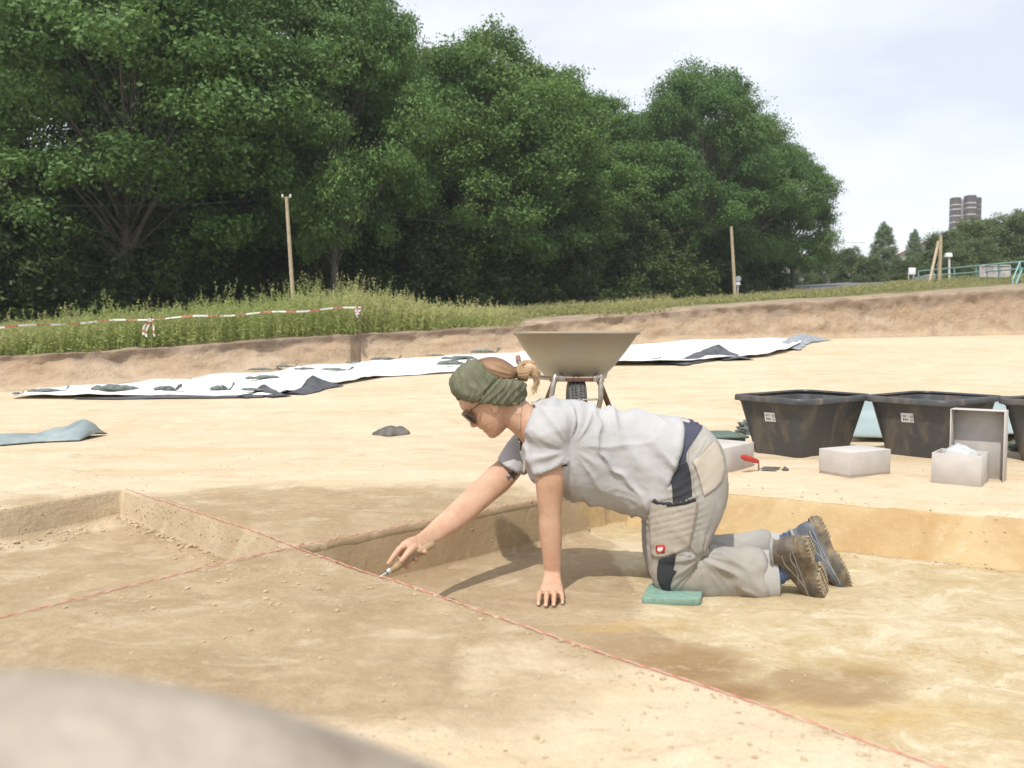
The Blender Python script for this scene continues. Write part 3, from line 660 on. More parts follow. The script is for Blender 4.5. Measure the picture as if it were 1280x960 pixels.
def make_tub(label, loc, rz):
    t = thing('mortar_tub', label, 'plastic tub', loc, rz, 'black plastic tubs')
    hb, ht_ = (.262, .165), (.350, .245); H_ = .352
    def at(z): k = z / H_; return (hb[0] + (ht_[0] - hb[0]) * k, hb[1] + (ht_[1] - hb[1]) * k, .05 + .03 * k)
    lv = [(hb[0] * .93, hb[1] * .9, .04, .0)] + [(*at(z)[:2], at(z)[2], z) for z in (.006, .05, .12, .2, .27, .315)] + [(at(.315)[0] + .006, at(.315)[1] + .006, .08, .318), (at(.335)[0] + .007, at(.335)[1] + .007, .08, .335)]
    inner = [(*[v - .004 for v in at(z)[:2]], at(z)[2], z) for z in (.335, .2, .1, .02)]
    mb, n = ring_stack(lv + inner[0:] + [(hb[0] * .9, hb[1] * .88, .04, .012)])
    mb.F.append(list(range(n - 1, -1, -1))); k0 = len(mb.V) - n; mb.F.append(list(range(k0, k0 + n)))
    me = mb.mesh('tub_body', TUBM, True, 0, angle=50); part('tub_body', me, t)
    a = at(H_); m2, n = ring_stack([(a[0] - .003, a[1] - .003, .082, H_ - .006), (a[0] + .000, a[1] + .000, .082, H_ + .003), (a[0] + .014, a[1] + .014, .09, H_ + .004), (a[0] + .021, a[1] + .021, .095, H_ - .004), (a[0] + .021, a[1] + .021, .095, H_ - .030), (a[0] + .017, a[1] + .017, .09, H_ - .032), (a[0] + .012, a[1] + .012, .09, H_ - .010), (a[0] - .003, a[1] - .003, .082, H_ - .012)])
    V = np.array([tuple(v) for v in m2.V]); sag = .006 * np.sin(V[:, 0] * 7 + loc[0] * 3) + .004 * np.sin(V[:, 1] * 9); 
    for v, s in zip(m2.V, sag): v.z += s * .7
    part('rim', m2.mesh('rim', TUBM, True, 0, angle=60), t)
    # sticker on the short side facing the camera (local -x side)
    z = .235; x0 = at(z)[0]; tilt = math.atan2(ht_[0] - hb[0], H_); R_ = Matrix.Rotation(tilt, 3, 'Y')
    s = MB(); c_ = Vector((-x0 - .0015, .0, z)); s.box(c_, (.0012, .072, .055), Matrix.Rotation(-tilt, 3, 'Y')); st_ = part('sticker', s.mesh('sticker', STK, False), t)
    q = MB(); Rn = Matrix.Rotation(-tilt, 3, 'Y')
    for yy, zz, w, h in ((.022, -.012, .006, .015), (.012, -.012, .006, .013), (.002, -.012, .0045, .015), (-.006, -.012, .003, .013), (.016, .012, .022, .002), (.014, .006, .016, .002)): q.box(c_ + Rn @ Vector((-.0012, yy, zz)), (.0008, w, h), Rn)
    for yy, zz in ((-.026, .008), (-.025, -.014)):
        q.tube([c_ + Rn @ Vector((-.0012, yy + .006 * math.cos(a), zz + .006 * math.sin(a))) for a in np.linspace(0, 2 * math.pi, 14)], .0014, 5, False)
    stuff(link('sticker_print', q.mesh('sticker_print', INK, False), st_)); return t
def tub_loc(x, y): return (x, y, on_ground(x, y) - .006)
LX, LY = Vector((.8, .6, 0)), Vector((-.6, .8, 0))
def tub_from_corner(nx, ny, lab, turn=0):
    c = Vector((nx, ny, 0)) + LX * .262 + LY * .165; return make_tub(lab, tub_loc(c.x, c.y), math.atan2(.6, .8) + turn)
# in the local frame of the tub +x is the long axis, the camera sees the -x and -y sides
tub_from_corner(1.655, 4.80, 'black tub with brown dusty right side, nearest to the kneeling woman')
tub_from_corner(2.43, 4.76, 'black tub behind the open cardboard box, middle of the row of tubs', .03)
tub_from_corner(3.06, 4.46, 'black tub cut off by the right edge of the photo', .02)

CARD = simple('grey_cardboard', (.47, .435, .41), (.53, .495, .465), 12, .85, .15, .001); CARDI = CARD
def open_box(mb, c, sx, sy, sz, R, t=.004, open_dir='z'):
    """thin-walled box open on one side; c = centre of the base"""
    c = Vector(c)
    def b(o, s): mb.box(c + R @ Vector(o), s, R)
    b((0, 0, t / 2), (sx, sy, t)); z = sz / 2 + t / 2
    b((-(sx - t) / 2, 0, z), (t, sy, sz - t)); b(((sx - t) / 2, 0, z), (t, sy, sz - t))
    b((0, -(sy - t) / 2, z), (sx - 2 * t, t, sz - t)); b((0, (sy - t) / 2, z), (sx - 2 * t, t, sz - t))
def closed_carton(label, corner_px, size, ang, group='grey cardboard find boxes'):
    g = hit_ground(*corner_px); u = Vector((math.cos(ang), math.sin(ang), 0)); v = Vector((-u.y, u.x, 0)); sx, sy, sz = size
    c = g + u * sx / 2 + v * sy / 2; t = thing('cardboard_box', label, 'cardboard box', (c.x, c.y, g.z - .004), ang, group)
    m = MB(); m.box((0, 0, sz * .5), (sx, sy, sz)); part('box_base', m.mesh('box_base', CARD, True, .003, 1), t)
    m = MB(); m.box((0, 0, sz * .58), (sx + .006, sy + .006, sz * .86 + .006)); part('lid', m.mesh('lid', CARD, True, .003, 2), t); return t
closed_carton('closed grey cardboard box lying in front of the nearest black tub', (1062, 598), (.29, .19, .128), .48)
closed_carton('closed grey cardboard box half hidden behind the seat of the kneeling woman', (897, 595), (.40, .28, .135), .85)
# open box with its lid stood upright behind it
g = hit_ground(1226, 609); ang = .90; R_ = Matrix.Rotation(ang, 3, 'Z')
t = thing('cardboard_box', 'open grey cardboard box holding a clear bag, its lid stood upright behind it', 'cardboard box', tuple(g + Vector((0, 0, -.004))), 0, 'grey cardboard find boxes')
m = MB(); open_box(m, R_ @ Vector((.10, .105, 0)), .20, .21, .148, R_); ob = part('box_base', m.mesh('box_base', CARD, True, .001, 1), t)
# the lid stands on its short edge with its open side towards the box
m = MB(); LW, LH, LD, tt = .235, .345, .10, .004
def lb_(off, s): m.box(R_ @ (Vector((.204, .057, 0)) + Vector(off)), s, R_)
lb_((LD - tt / 2, 0, LH / 2), (tt, LW, LH)); lb_((LD / 2 - tt / 2, -(LW - tt) / 2, LH / 2), (LD - tt, tt, LH)); lb_((LD / 2 - tt / 2, (LW - tt) / 2, LH / 2), (LD - tt, tt, LH))
lb_((LD / 2 - tt / 2, 0, tt / 2), (LD - tt, LW - 2 * tt, tt)); lb_((LD / 2 - tt / 2, 0, LH - tt / 2), (LD - tt, LW - 2 * tt, tt))
lidm = m.mesh('lid', CARD, True, .001, 1); LIDP = part('lid', lidm, t)
cl, N_, L_, b_ = new_mat('clear_polythene'); b_.inputs['Base Color'].default_value = (.86, .88, .9, 1); b_.inputs['Roughness'].default_value = .18; b_.inputs['Transmission Weight'].default_value = .55; b_.inputs['IOR'].default_value = 1.3
bg_ = MB(); bc = g + R_ @ Vector((.10, .105, .105)); bg_.ell(bc, (.070, .075, .062), R_, 28, 18); bmsh = bg_.mesh('clear_bag', cl, True, angle=180)
V = co(bmsh); V += nor(bmsh) * (.016 * ridged(vnoise(V * 32, 301)) + .010 * vnoise(V * 60, 303))[:, None]; setco(bmsh, V)
bag = link('clear_bag', bmsh); tag(bag, 'crumpled clear plastic bag lying in the open cardboard box', 'plastic bag')
# second trowel with a red handle stuck behind the trench lip
g2 = hit_ground(951, 588); RT = thing('hand_trowel', 'trowel with red handle lying in front of the nearest black tub', 'trowel', tuple(g2))
RED = simple('red_handle', (.50, .045, .030), (.40, .03, .02), 40, .35)
def loc_(x, y, d): return P(x, y, d) - g2
dT = g2.y; m = MB(); a, b = loc_(927, 570.5, dT - .10), loc_(947, 577.0, dT - .03)
m.tube([a.lerp(b, k) for k in (0, .04, .2, .5, .8, 1)], [.006, .011, .0165, .0155, .0135, .010], 18); part('handle', m.mesh('handle', RED), RT)
m = MB(); m.tube([b.lerp(a, .05), loc_(948.2, 578.0, dT - .02), loc_(948.5, 588, dT + .0)], [.005, .0048, .0042], 10); part('shank', m.mesh('shank', simple('trowel_steel', (.5, .5, .48), rough=.35, metal=1)), RT)
m = MB(); bl_ = [Vector((-.01, -.02, .008)), Vector((.06, -.045, .005)), Vector((.12, .04, .010)), Vector((.03, .045, .012))]; m.add([p + Vector((0, 0, z)) for z in (0, .0022) for p in bl_], [(3, 2, 1, 0), (4, 5, 6, 7), (0, 1, 5, 4), (1, 2, 6, 5), (2, 3, 7, 6), (3, 0, 4, 7)])
part('blade', m.mesh('blade', bpy.data.materials['trowel_steel'], False), RT)

# ---------------------------------------------------------------- wheelbarrow, seen from its front
def barrow_mat():
    m, N, L, b = new_mat('galvanised_dusty_steel'); tc = N.new('ShaderNodeTexCoord').outputs['Object']
    mp = N.new('ShaderNodeMapping'); mp.inputs['Scale'].default_value = (1.6, 1, .5); L.new(tc, mp.inputs[0])
    n = noise_node(N, L, 4, 6, .6, mp.outputs[0]).outputs[0]; n2 = noise_node(N, L, 24, 5, .7, tc).outputs[0]; z = N.new('ShaderNodeSeparateXYZ'); L.new(tc, z.inputs[0])
    c = mixc(N, L, ramp(N, L, n, .38, .64), (.36, .36, .32), (.38, .345, .25)); c = mixc(N, L, ramp(N, L, n2, .52, .68, 0, .7), c, (.43, .36, .24)); c = mixc(N, L, ramp(N, L, z.outputs[2], .585, .68, 0, .55), c, (.17, .115, .07))
    L.new(c, b.inputs['Base Color']); b.inputs['Metallic'].default_value = .2; b.inputs['Roughness'].default_value = .55; bumpn(N, L, b, n2, .15, .003); return m
wb = floor_at(721, 4.62); WB = thing('wheelbarrow', 'galvanised wheelbarrow with dusty tray standing behind the kneeling woman, wheel towards us', 'wheelbarrow', (wb.x, 4.62, wb.z))
zr = P(721, 417, 4.62).z - wb.z; zb = P(721, 472, 4.62).z - wb.z; k = 4.62 / F; BM = barrow_mat()
lv = [(38.0 * k, .33, .10, zb), (41 * k, .36, .12, zb + .012), (52 * k, .42, .12, zb + .07), (66 * k, .485, .12, zb + .16), (75.5 * k, .53, .12, zr - .012), (77.5 * k, .54, .12, zr)]
mb, n = ring_stack(lv + [(a - .003, b_ - .003, c, z + .002) for a, b_, c, z in reversed(lv[1:])])
for v in mb.V:
    if v.y < 0 and v.z > zb + .02: v.y += .0      # nose
    v.y += .42 + .10 * (v.z - zb)                # tray reaches back from the wheel
mb.F.append(list(range(n - 1, -1, -1))); k0 = len(mb.V) - n; mb.F.append(list(range(k0, k0 + n)))
part('tray', mb.mesh('tray', BM, True, 0, angle=50), WB)
m = MB(); o = rr(77.8 * k, .541, .12, 8); o = o + [o[0]]; m.tube([Vector((x, y + .42 + .10 * (zr - zb), zr + .002)) for x, y in o], .0085, 8, False); part('rolled_rim', m.mesh('rolled_rim', BM), WB)
FRM = simple('scratched_grey_tube', (.36, .34, .31), (.24, .21, .18), 30, .4, .2, .001, .5); BRN = simple('red_brown_paint', (.095, .040, .028), (.15, .075, .05), 26, .5, .3, .001)
def wl(x, y, dd=0.): p = P(x, y, 4.62 + dd); return Vector((p.x - wb.x, dd, p.z - wb.z))
for s_ in (-1, 1):
    m = MB(); m.tube([wl(721 + 44 * s_ if False else 721 + 22 * s_ + 6, 473, .25), wl(721 + 24 * s_ + 2, 471.5, .02), wl(721 + 29 * s_ + 2, 471, -.03), wl(721 + 32 * s_ - (2 if s_ > 0 else -3), 479, -.05), wl(721 + 31 * s_ - 1, 498, -.05), wl(721 + 27 * s_ - 1, 515, -.03), wl(721 + 17 * s_, 535, .0)], .0145, 12); part('frame_tube', m.mesh('frame_tube', FRM), WB)
    m = MB(); m.tube([wl(721 + 27 * s_, 474, .28), wl(721 + 42 * s_, 512, .45), wl(721 + 48 * s_, 540, .55), Vector((48 * s_ * k, .6, .01))], .0165, 12); part('leg', m.mesh('leg', BRN), WB)
    m = MB(); m.tube([wl(721 + 20 * s_ + 4, 474, .25), Vector((.24 * s_, .8, zb - .03)), Vector((.30 * s_, 1.2, zb + .02)), Vector((.31 * s_, 1.38, zb + .06))], .0145, 12); hdl = part('handle', m.mesh('handle', FRM), WB)
    m = MB(); m.tube([Vector((.31 * s_, 1.33, zb + .05)), Vector((.315 * s_, 1.46, zb + .08))], .019, 12); link('grip', m.mesh('grip', simple('red_rubber_grip', (.24, .13, .10), rough=.7) if s_ < 0 else bpy.data.materials['red_rubber_grip']), hdl)
    m = MB(); m.box(wl(721 + 23 * s_ + 3, 473.5, -.02), (.05, .05, .028)); m.tube([wl(721 + 26 * s_ + 2, 474, -.045), wl(721 + 26 * s_ + 2, 470, -.045)], .009, 8); part('clamp', m.mesh('clamp', FRM, True, .002), WB)
m = MB(); m.tube([wl(703, 500.5, -.055), wl(750, 499, -.055)], .0055, 8); part('front_crossbar', m.mesh('front_crossbar', FRM), WB)
m = MB(); m.box(wl(721, 474.5, .02), (.30, .035, .022)); part('tray_support', m.mesh('tray_support', BRN, True, .002), WB)
tr_ = .195; tw = .050; tc_ = Vector((wl(722.5, 474, 0).x, .12, 0)); tc_.z = wl(722, 474.5, .0).z - tr_ - .0
RUB = simple('tyre_rubber', (.085, .088, .092), (.12, .118, .112), 30, .85)
m = MB(); prof = [(-.026, -.062), (-.044, -.050), (tw * -1, -.026), (-.046, -.010), (-.030, -.001), (-.012, .0015), (.012, .0015), (.030, -.001), (.046, -.010), (tw, -.026), (.044, -.050), (.026, -.062)]
nS = 56; np_ = len(prof)
for i in range(nS):
    a = 2 * math.pi * i / nS
    for x, r in prof: m.V.append(tc_ + Vector((x, (tr_ + r) * math.cos(a), (tr_ + r) * math.sin(a))))
m.F = [[i * np_ + j, ((i + 1) % nS) * np_ + j, ((i + 1) % nS) * np_ + (j + 1) % np_, i * np_ + (j + 1) % np_] for i in range(nS) for j in range(np_)]
whl = part('wheel', m.mesh('wheel', RUB, True, 0, angle=60), WB)
m = MB()
for i in range(72):
    a = 2 * math.pi * i / 72; Rr = Matrix.Rotation(a, 3, 'X')
    for sx_, off in ((-1, 0), (1, .5)):
        a2 = a + off * 2 * math.pi / 72; Rr = Matrix.Rotation(a2, 3, 'X') 
        for x, dr in ((.011, .0035), (.029, .000)):
            m.box(tc_ + Vector((x * sx_, (tr_ + dr) * math.cos(a2), (tr_ + dr) * math.sin(a2))), (.015, .007, .008), Rr @ Matrix.Rotation(.5 * sx_, 3, 'Z'))
stuff(link('tread_blocks', m.mesh('tread_blocks', RUB, False), whl))
m = MB(); m.tube([tc_ + Vector((-.03, 0, 0)), tc_ + Vector((.03, 0, 0))], .135, 32); m.tube([tc_ + Vector((-.10, 0, 0)), tc_ + Vector((.10, 0, 0))], .012, 12); link('rim', m.mesh('rim', FRM), whl)

# ---------------------------------------------------------------- sheets
def sheet_grid(low, up, nx, ny, amp, seed, lift=.02):
    """rows of photo points on the floor; returns mesh grid"""
    L_, U_ = [Vector(p) for p in low], [Vector(p) for p in up]
    def samp(A, t):
        ts = [(p.x - A[0].x) / (A[-1].x - A[0].x) for p in A]
        for i in range(len(A) - 1):
            if t <= ts[i + 1] + 1e-9: f = (t - ts[i]) / max(ts[i + 1] - ts[i], 1e-9); return A[i].lerp(A[i + 1], f)
        return A[-1]
    V = []
    for i in range(nx + 1):
        a, b = hit_ground(*samp(L_, i / nx)), hit_ground(*samp(U_, i / nx))
        for j in range(ny + 1):
            p = a.lerp(b, j / ny); V.append(p)
    V = np.array([tuple(p) for p in V]); V[:, 2] = z_floor(V[:, 0], V[:, 1])
    V[:, :2] += .05 * np.c_[fbm(V * 1.5, 2, seed), fbm(V * 1.5 + 9, 2, seed + 1)]
    V[:, 2] += lift + amp * (ridged(vnoise(V * [1.2, 2.4, 1], seed + 2)) * .8 + .3 * fbm(V * 5, 2, seed + 3))
    idx = np.arange((nx + 1) * (ny + 1)).reshape(nx + 1, ny + 1); Q = np.stack([idx[:-1, :-1], idx[1:, :-1], idx[1:, 1:], idx[:-1, 1:]], -1).reshape(-1, 4)
    me = mesh_np('sheet', V, Q)
    if me.polygons[0].normal.z < 0: me.flip_normals()
    return evaluated(me, [('SOLIDIFY', dict(thickness=.008, offset=0))])
WHITE = simple('white_sheeting', (.76, .765, .77), (.68, .685, .69), 3, .6, .3, .01); BLK = simple('black_foil', (.045, .048, .055), (.085, .088, .095), 8, .4, .5, .01)
lo_l = [(16, 499), (110, 499.5), (240, 498), (345, 496.5), (372, 491), (430, 481), (480, 472), (560, 467), (650, 461)]; up_l = [(16, 498), (60, 490), (105, 486), (190, 480), (300, 471), (380, 462), (470, 455), (560, 449), (650, 444.5)]
S1 = thing('white_sheeting', 'long white sheeting spread left of the wheelbarrow below the sand bank', 'plastic sheeting', tuple(hit_ground(330, 480)))
me1 = sheet_grid(lo_l, up_l, 150, 26, .05, 401); me1.materials.append(WHITE); part('white_sheet', me1, S1, True)
lo_r = [(650, 461), (760, 458), (850, 457), (885, 453), (930, 449), (960, 446), (985, 440), (1000, 434)]; up_r = [(650, 444.5), (700, 442), (780, 438), (820, 433), (860, 429.5), (900, 428), (960, 427), (1000, 428)]
S2 = thing('white_sheeting', 'white sheeting continuing right of the wheelbarrow to a grey folded tip', 'plastic sheeting', tuple(hit_ground(860, 445)))
me2 = sheet_grid(lo_r, up_r, 120, 30, .035, 431, .05); me2.materials.append(WHITE); part('white_sheet', me2, S2, True)
def foil(px_line, h, w, seed, parent, name='black_foil', mat=BLK, n=40):
    """crumpled ridge of foil along a photo line"""
    pts = [hit_ground(*p) for p in px_line]; V = []; hs = h if isinstance(h, (list, tuple)) else [h] * len(pts)
    for i in range(n + 1):
        t = i / n * (len(pts) - 1); a = min(int(t), len(pts) - 2); f = t - a; p = pts[a].lerp(pts[a + 1], f); hh = hs[a] * (1 - f) + hs[a + 1] * f
        d = (pts[a + 1] - pts[a]); d.z = 0; nrm = Vector((-d.y, d.x, 0)).normalized(); z0 = float(z_floor(np.array([p.x]), np.array([p.y]))[0])
        for j, (o, z) in enumerate(((-.5, 0), (-.36, .30), (-.15, .75), (.05, 1.), (.25, .7), (.42, .25), (.5, 0))): 
            q = p + nrm * o * w; V.append((q.x, q.y, z0 + .012 + hh * z))
    V = np.array(V); V[:, 2] += np.maximum(0, .25 * np.mean(hs) * fbm(V * 9, 3, seed)); V[:, :2] += w * .12 * np.c_[fbm(V * 6, 2, seed + 1), fbm(V * 6 + 5, 2, seed + 2)]
    idx = np.arange((n + 1) * 7).reshape(n + 1, 7); Q = np.stack([idx[:-1, :-1], idx[1:, :-1], idx[1:, 1:], idx[:-1, 1:]], -1).reshape(-1, 4); me = mesh_np(name, V, Q, mat, False)
    me = evaluated(me, [('SOLIDIFY', dict(thickness=.006))]); return part(name, me, parent, True)
foil([(95, 499), (150, 499.5), (210, 498.5), (270, 498), (330, 497)], [.01, .015, .035, .015, .015], .10, 441, S1)
foil([(365, 494), (385, 490), (392, 487), (418, 483)], [.01, .06, .15, .02], .28, 445, S1)
foil([(300, 498), (322, 495), (330, 493), (352, 497)], [.02, .03, .10, .01], .22, 449, S1)
foil([(190, 481), (240, 477), (300, 471.5)], [.01, .03, .01], .12, 447, S1)
foil([(838, 457), (868, 452), (897, 446), (905, 447), (924, 451)], [.02, .08, .17, .10, .03], .45, 451, S2)
foil([(980, 438), (990, 431), (1000, 428), (1022, 425.5)], [.03, .10, .15, .06], .5, 455, S2, 'folded_tip', simple('grey_tarp', (.20, .22, .25), (.34, .36, .38), 10, .5))
foil([(783, 439), (800, 437.5), (820, 435.5)], [.02, .07, .02], .3, 457, S2)
foil([(760, 455), (790, 453.5), (818, 453)], [.03, .03, .03], .25, 459, S2, 'sand_roll', simple('sandy_fold', (.5, .44, .34)))
# tied sandbags weighing the sheets down
SBM = simple('dark_green_sack', (.085, .105, .095), (.165, .19, .17), 20, .7, .5, .004)
def make_sandbag(seed, L_=.7, W_=.13, tail=True):
    rn = random.Random(seed); m = MB(); k = 12; rings = []
    for i in range(k):
        t = i / (k - 1); s = math.sin(math.pi * min(1, t * .92 + .06)) ** .45 * rn.uniform(.8, 1.15)
        if tail and t > .86: s = .28
        rings.append((Vector((L_ * (t - .5), .04 * math.sin(t * 5 + seed), W_ * .38 * s)), Vector((0, W_ * s, 0)), Vector((0, 0, W_ * .46 * s))))
    m.loft(rings, 22, 44)
    if tail:
        e = rings[-1][0]; m.loft([(e, Vector((0, .02, 0)), Vector((0, 0, .02))), (e + Vector((.04, 0, .03)), Vector((0, .055, 0)), Vector((0, 0, .022))), (e + Vector((.09, .01, .10)), Vector((0, .085, 0)), Vector((.02, 0, .02))), (e + Vector((.10, .01, .17)), Vector((0, .05, .0)), Vector((.012, 0, .008)))], 18, 14)
    me = m.mesh('sandbag', SBM, True, angle=180); V = co(me); V += nor(me) * (W_ * .16 * ridged(vnoise(V * [10, 16, 16], seed + 500)) - W_ * .06 + W_ * .10 * fbm(V * 26, 2, seed + 501))[:, None]; V[:, 2] = np.maximum(V[:, 2], .0); setco(me, V); return me
SBA, SBB, SBC = make_sandbag(1), make_sandbag(2, .62, .11, False), make_sandbag(3, .42, .15, True)
def sandbag(me, x0, y0, x1, y1, lab, vs=1.):
    a, b = hit_ground(x0, y0), hit_ground(x1, y1); c = (a + b) / 2; d = b - a; Lm = {SBA.name: .72, SBB.name: .62, SBC.name: .46}[me.name]; s = d.length / Lm
    o = link('sandbag', me); c.z = float(z_floor(np.array([c.x]), np.array([c.y]))[0]) + .055; o.location = c; o.rotation_euler = (0, -math.atan2(d.z, math.hypot(d.x, d.y)) * .0, math.atan2(d.y, d.x)); o.scale = (s, min(s, 1.0), min(1.0, s) * vs * .75); tag(o, lab, 'sandbag', 'sandbags on the white sheeting'); return o
sandbag(SBA, 34, 497, 80, 494, 'long thin sandbag with upright tied end near the left tip of the sheeting', .8)
sandbag(SBC, 15, 499, 27, 498.5, 'small dark sandbag at the very left tip of the sheeting')
sandbag(SBB, 115, 494.5, 172, 493, 'straight green sandbag on the sheeting, second from its left tip', 1.1)
sandbag(SBC, 194, 494, 219, 494, 'lumpy dark sandbag lying on the black foil edge of the sheeting', .9)
sandbag(SBC, 262, 495, 288, 493.5, 'short pale green sandbag with pointed tail standing up', 1.25)
sandbag(SBB, 302, 494, 330, 495, 'flat dark sandbag touching the grey peak of foil', .8)
sandbag(SBB, 311, 481, 350, 476.5, 'slanting sandbag lying alone in the middle of the left sheeting', .8)
sandbag(SBB, 368, 467.5, 394, 466, 'pale green sandbag above the black foil triangle', .9)
sandbag(SBA, 401, 467.5, 436, 467.5, 'thin dark sandbag right of the pale green one', .55)
sandbag(SBA, 345, 464, 368, 463, 'dark sandbag against the foot of the bank above the pale green one', .9)
sandbag(SBB, 432, 458, 450, 457.5, 'dark sandbag at the corner of the bank', .9)
sandbag(SBA, 310, 468, 343, 467, 'faint grey green sandbag on the upper edge of the left sheeting', .7)
sandbag(SBA, 464, 455, 497, 453, 'sandbag with lumpy end between bank corner and headscarf', .8)
sandbag(SBB, 532, 449.5, 556, 448.5, 'small flat sandbag near the upper edge above the headscarf', .7)
sandbag(SBA, 548, 462, 582, 459.5, 'pale coiled sandbag directly left of the headscarf', 1.2)
sandbag(SBB, 558, 455.5, 592, 450.5, 'thin sandbag running towards the top of the headscarf', .6)
sandbag(SBA, 590, 446, 620, 444, 'dark sandbag above the hair of the woman', .9)
sandbag(SBC, 812, 455, 824, 454, 'small sandbag at the end of the sandy fold right of the wheelbarrow', .6)
# ---------------------------------------------------------------- other covers and stones
def lump(name, me_mat, px0, px1, py, h, seed, lab, cat, depth=.35, sharp=9.):
    a, b = hit_ground(px0, py), hit_ground(px1, py); c = (a + b) / 2; w = (b - a).length / 2; m = MB(); m.ell((0, 0, 0), (w, depth, h), None, 40, 24); me = m.mesh(name, me_mat, True, angle=180)
    V = co(me); r = ridged(vnoise(V * sharp / (w * 4), seed)); V += nor(me) * (h * .95 * (r - .45) + h * .5 * fbm(V * sharp * 1.5, 3, seed + 1))[:, None]; V[:, 2] = np.where(V[:, 2] < 0, V[:, 2] * .15, V[:, 2]); setco(me, V)
    o = link(name, me); o.location = (c.x, c.y, on_ground(c.x, c.y)); tag(o, lab, cat); return o
lump('sandbag', simple('grey_sack', (.085, .08, .075), (.16, .145, .125), 14, .8, .4, .006), 467, 509, 543, .038, 471, 'dark grey sack lying alone on the pale sand left of the woman', 'sandbag', .12, 6)
TG = simple('grey_blue_tarp', (.20, .25, .26), (.31, .36, .365), 5, .45, .4, .01)
def tarp_mesh(low, ups, seed, amp, hmax, nx=60, ny=24):
    V = []
    for i in range(nx + 1):
        t = i / nx; xl = low[0][0] + (low[-1][0] - low[0][0]) * t; yl = np.interp(xl, [p[0] for p in low], [p[1] for p in low]); a = hit_ground(xl, yl)
        ht_ = np.interp(xl, [p[0] for p in ups], [p[1] for p in ups])
        for j in range(ny + 1):
            s = j / ny; p = a + Vector((0, s * .40, 0)); z = ht_ * math.sin(math.pi * min(1, s * 1.2) * .5 if s < .6 else math.pi * (.36 + (s - .6) * 1.6)) ; V.append((p.x, p.y, on_ground(p.x, p.y) + .012 + max(0, z)))
    V = np.array(V); V[:, 2] += np.maximum(-.01, amp * (ridged(vnoise(V * [3.5, 6, 3], seed)) - .35)) * sstep(0, .1, V[:, 2])
    idx = np.arange((nx + 1) * (ny + 1)).reshape(nx + 1, ny + 1); Q = np.stack([idx[:-1, :-1], idx[1:, :-1], idx[1:, 1:], idx[:-1, 1:]], -1).reshape(-1, 4); me = mesh_np('tarp', V, Q)
    if me.polygons[0].normal.z < 0: me.flip_normals()
    me = evaluated(me, [('SOLIDIFY', dict(thickness=.006))]); return me
me = tarp_mesh([(-90, 560), (0, 558), (50, 554), (99, 552)], [(-90, .05), (0, .05), (15, .04), (40, .075), (70, .085), (92, .085), (99, .02)], 481, .055, .1); me.materials.append(TG); o = link('grey_tarp', me); tag(o, 'crumpled grey blue tarp lying on the sand at the left edge', 'tarp')
GT = simple('pale_teal_sheet', (.27, .34, .335), (.33, .40, .39), 4, .5, .2, .01)
a, b, c_, d_ = hit_ground(1062, 553), hit_ground(1300, 553), hit_ground(1300, 512), hit_ground(1072, 512); V = []
for i in range(41):
    for j in range(21):
        p = a.lerp(b, i / 40).lerp(d_.lerp(c_, i / 40), j / 20); V.append((p.x, p.y, float(z_floor(np.array([p.x]), np.array([p.y]))[0]) + .05 + .02 * math.sin(j)))
V = np.array(V); V[:, 2] += .03 * fbm(V * 2, 3, 491); idx = np.arange(41 * 21).reshape(41, 21); me = mesh_np('teal_sheet', V, np.stack([idx[:-1, :-1], idx[1:, :-1], idx[1:, 1:], idx[:-1, 1:]], -1).reshape(-1, 4)); me = evaluated(me, [('SOLIDIFY', dict(thickness=.01))]); me.materials.append(GT)
TS = thing('teal_sheet', 'pale teal sheet on the ground behind the black tubs', 'plastic sheeting', (2.6, 6.5, 0)); part('sheet', me, TS, True)
m = MB(); m.tube([Vector(tuple(V[k * 21 + 20])) + Vector((0, 0, .03)) for k in range(0, 41, 2)], .012, 6); part('dark_hem', m.mesh('dark_hem', BLK), TS, True)
GL_ = simple('dark_green_lid', (.08, .13, .10), (.13, .18, .145), 12, .5, .2, .004); g3 = hit_ground(903, 567); GB = thing('green_crate', 'low green lidded crate between the woman and the first tub', 'crate', (g3.x - .06, g3.y + .25, on_ground(g3.x, g3.y + .25)), .1)
zt = P(910, 543, g3.y + .2).z - GB.location.z; m = MB(); m.box((0, 0, zt * .42), (.42, .30, zt * .84), None, 1.05); part('crate_body', m.mesh('crate_body', simple('dark_crate', (.05, .065, .06), (.08, .09, .085), 12, .6), True, .01), GB); m = MB(); m.box((0, 0, zt * .92), (.47, .34, zt * .16)); part('lid', m.mesh('lid', GL_, True, .012), GB)
lump('stone', simple('dark_stone', (.11, .105, .10), (.18, .165, .15), 60, .9), 978, 985, 588, .012, 495, 'small dark stone on the trench lip right of the red trowel', 'stone', .012, 60)
lump('sandbag', SBM, 926, 940, 541, .07, 497, 'dark green sack peeping out at the left side of the first tub', 'sandbag', .12, 10)
lump('sandbag', SBM, 1263, 1277, 563, .05, 499, 'dark green sack between the middle and right tub', 'sandbag', .10, 10)

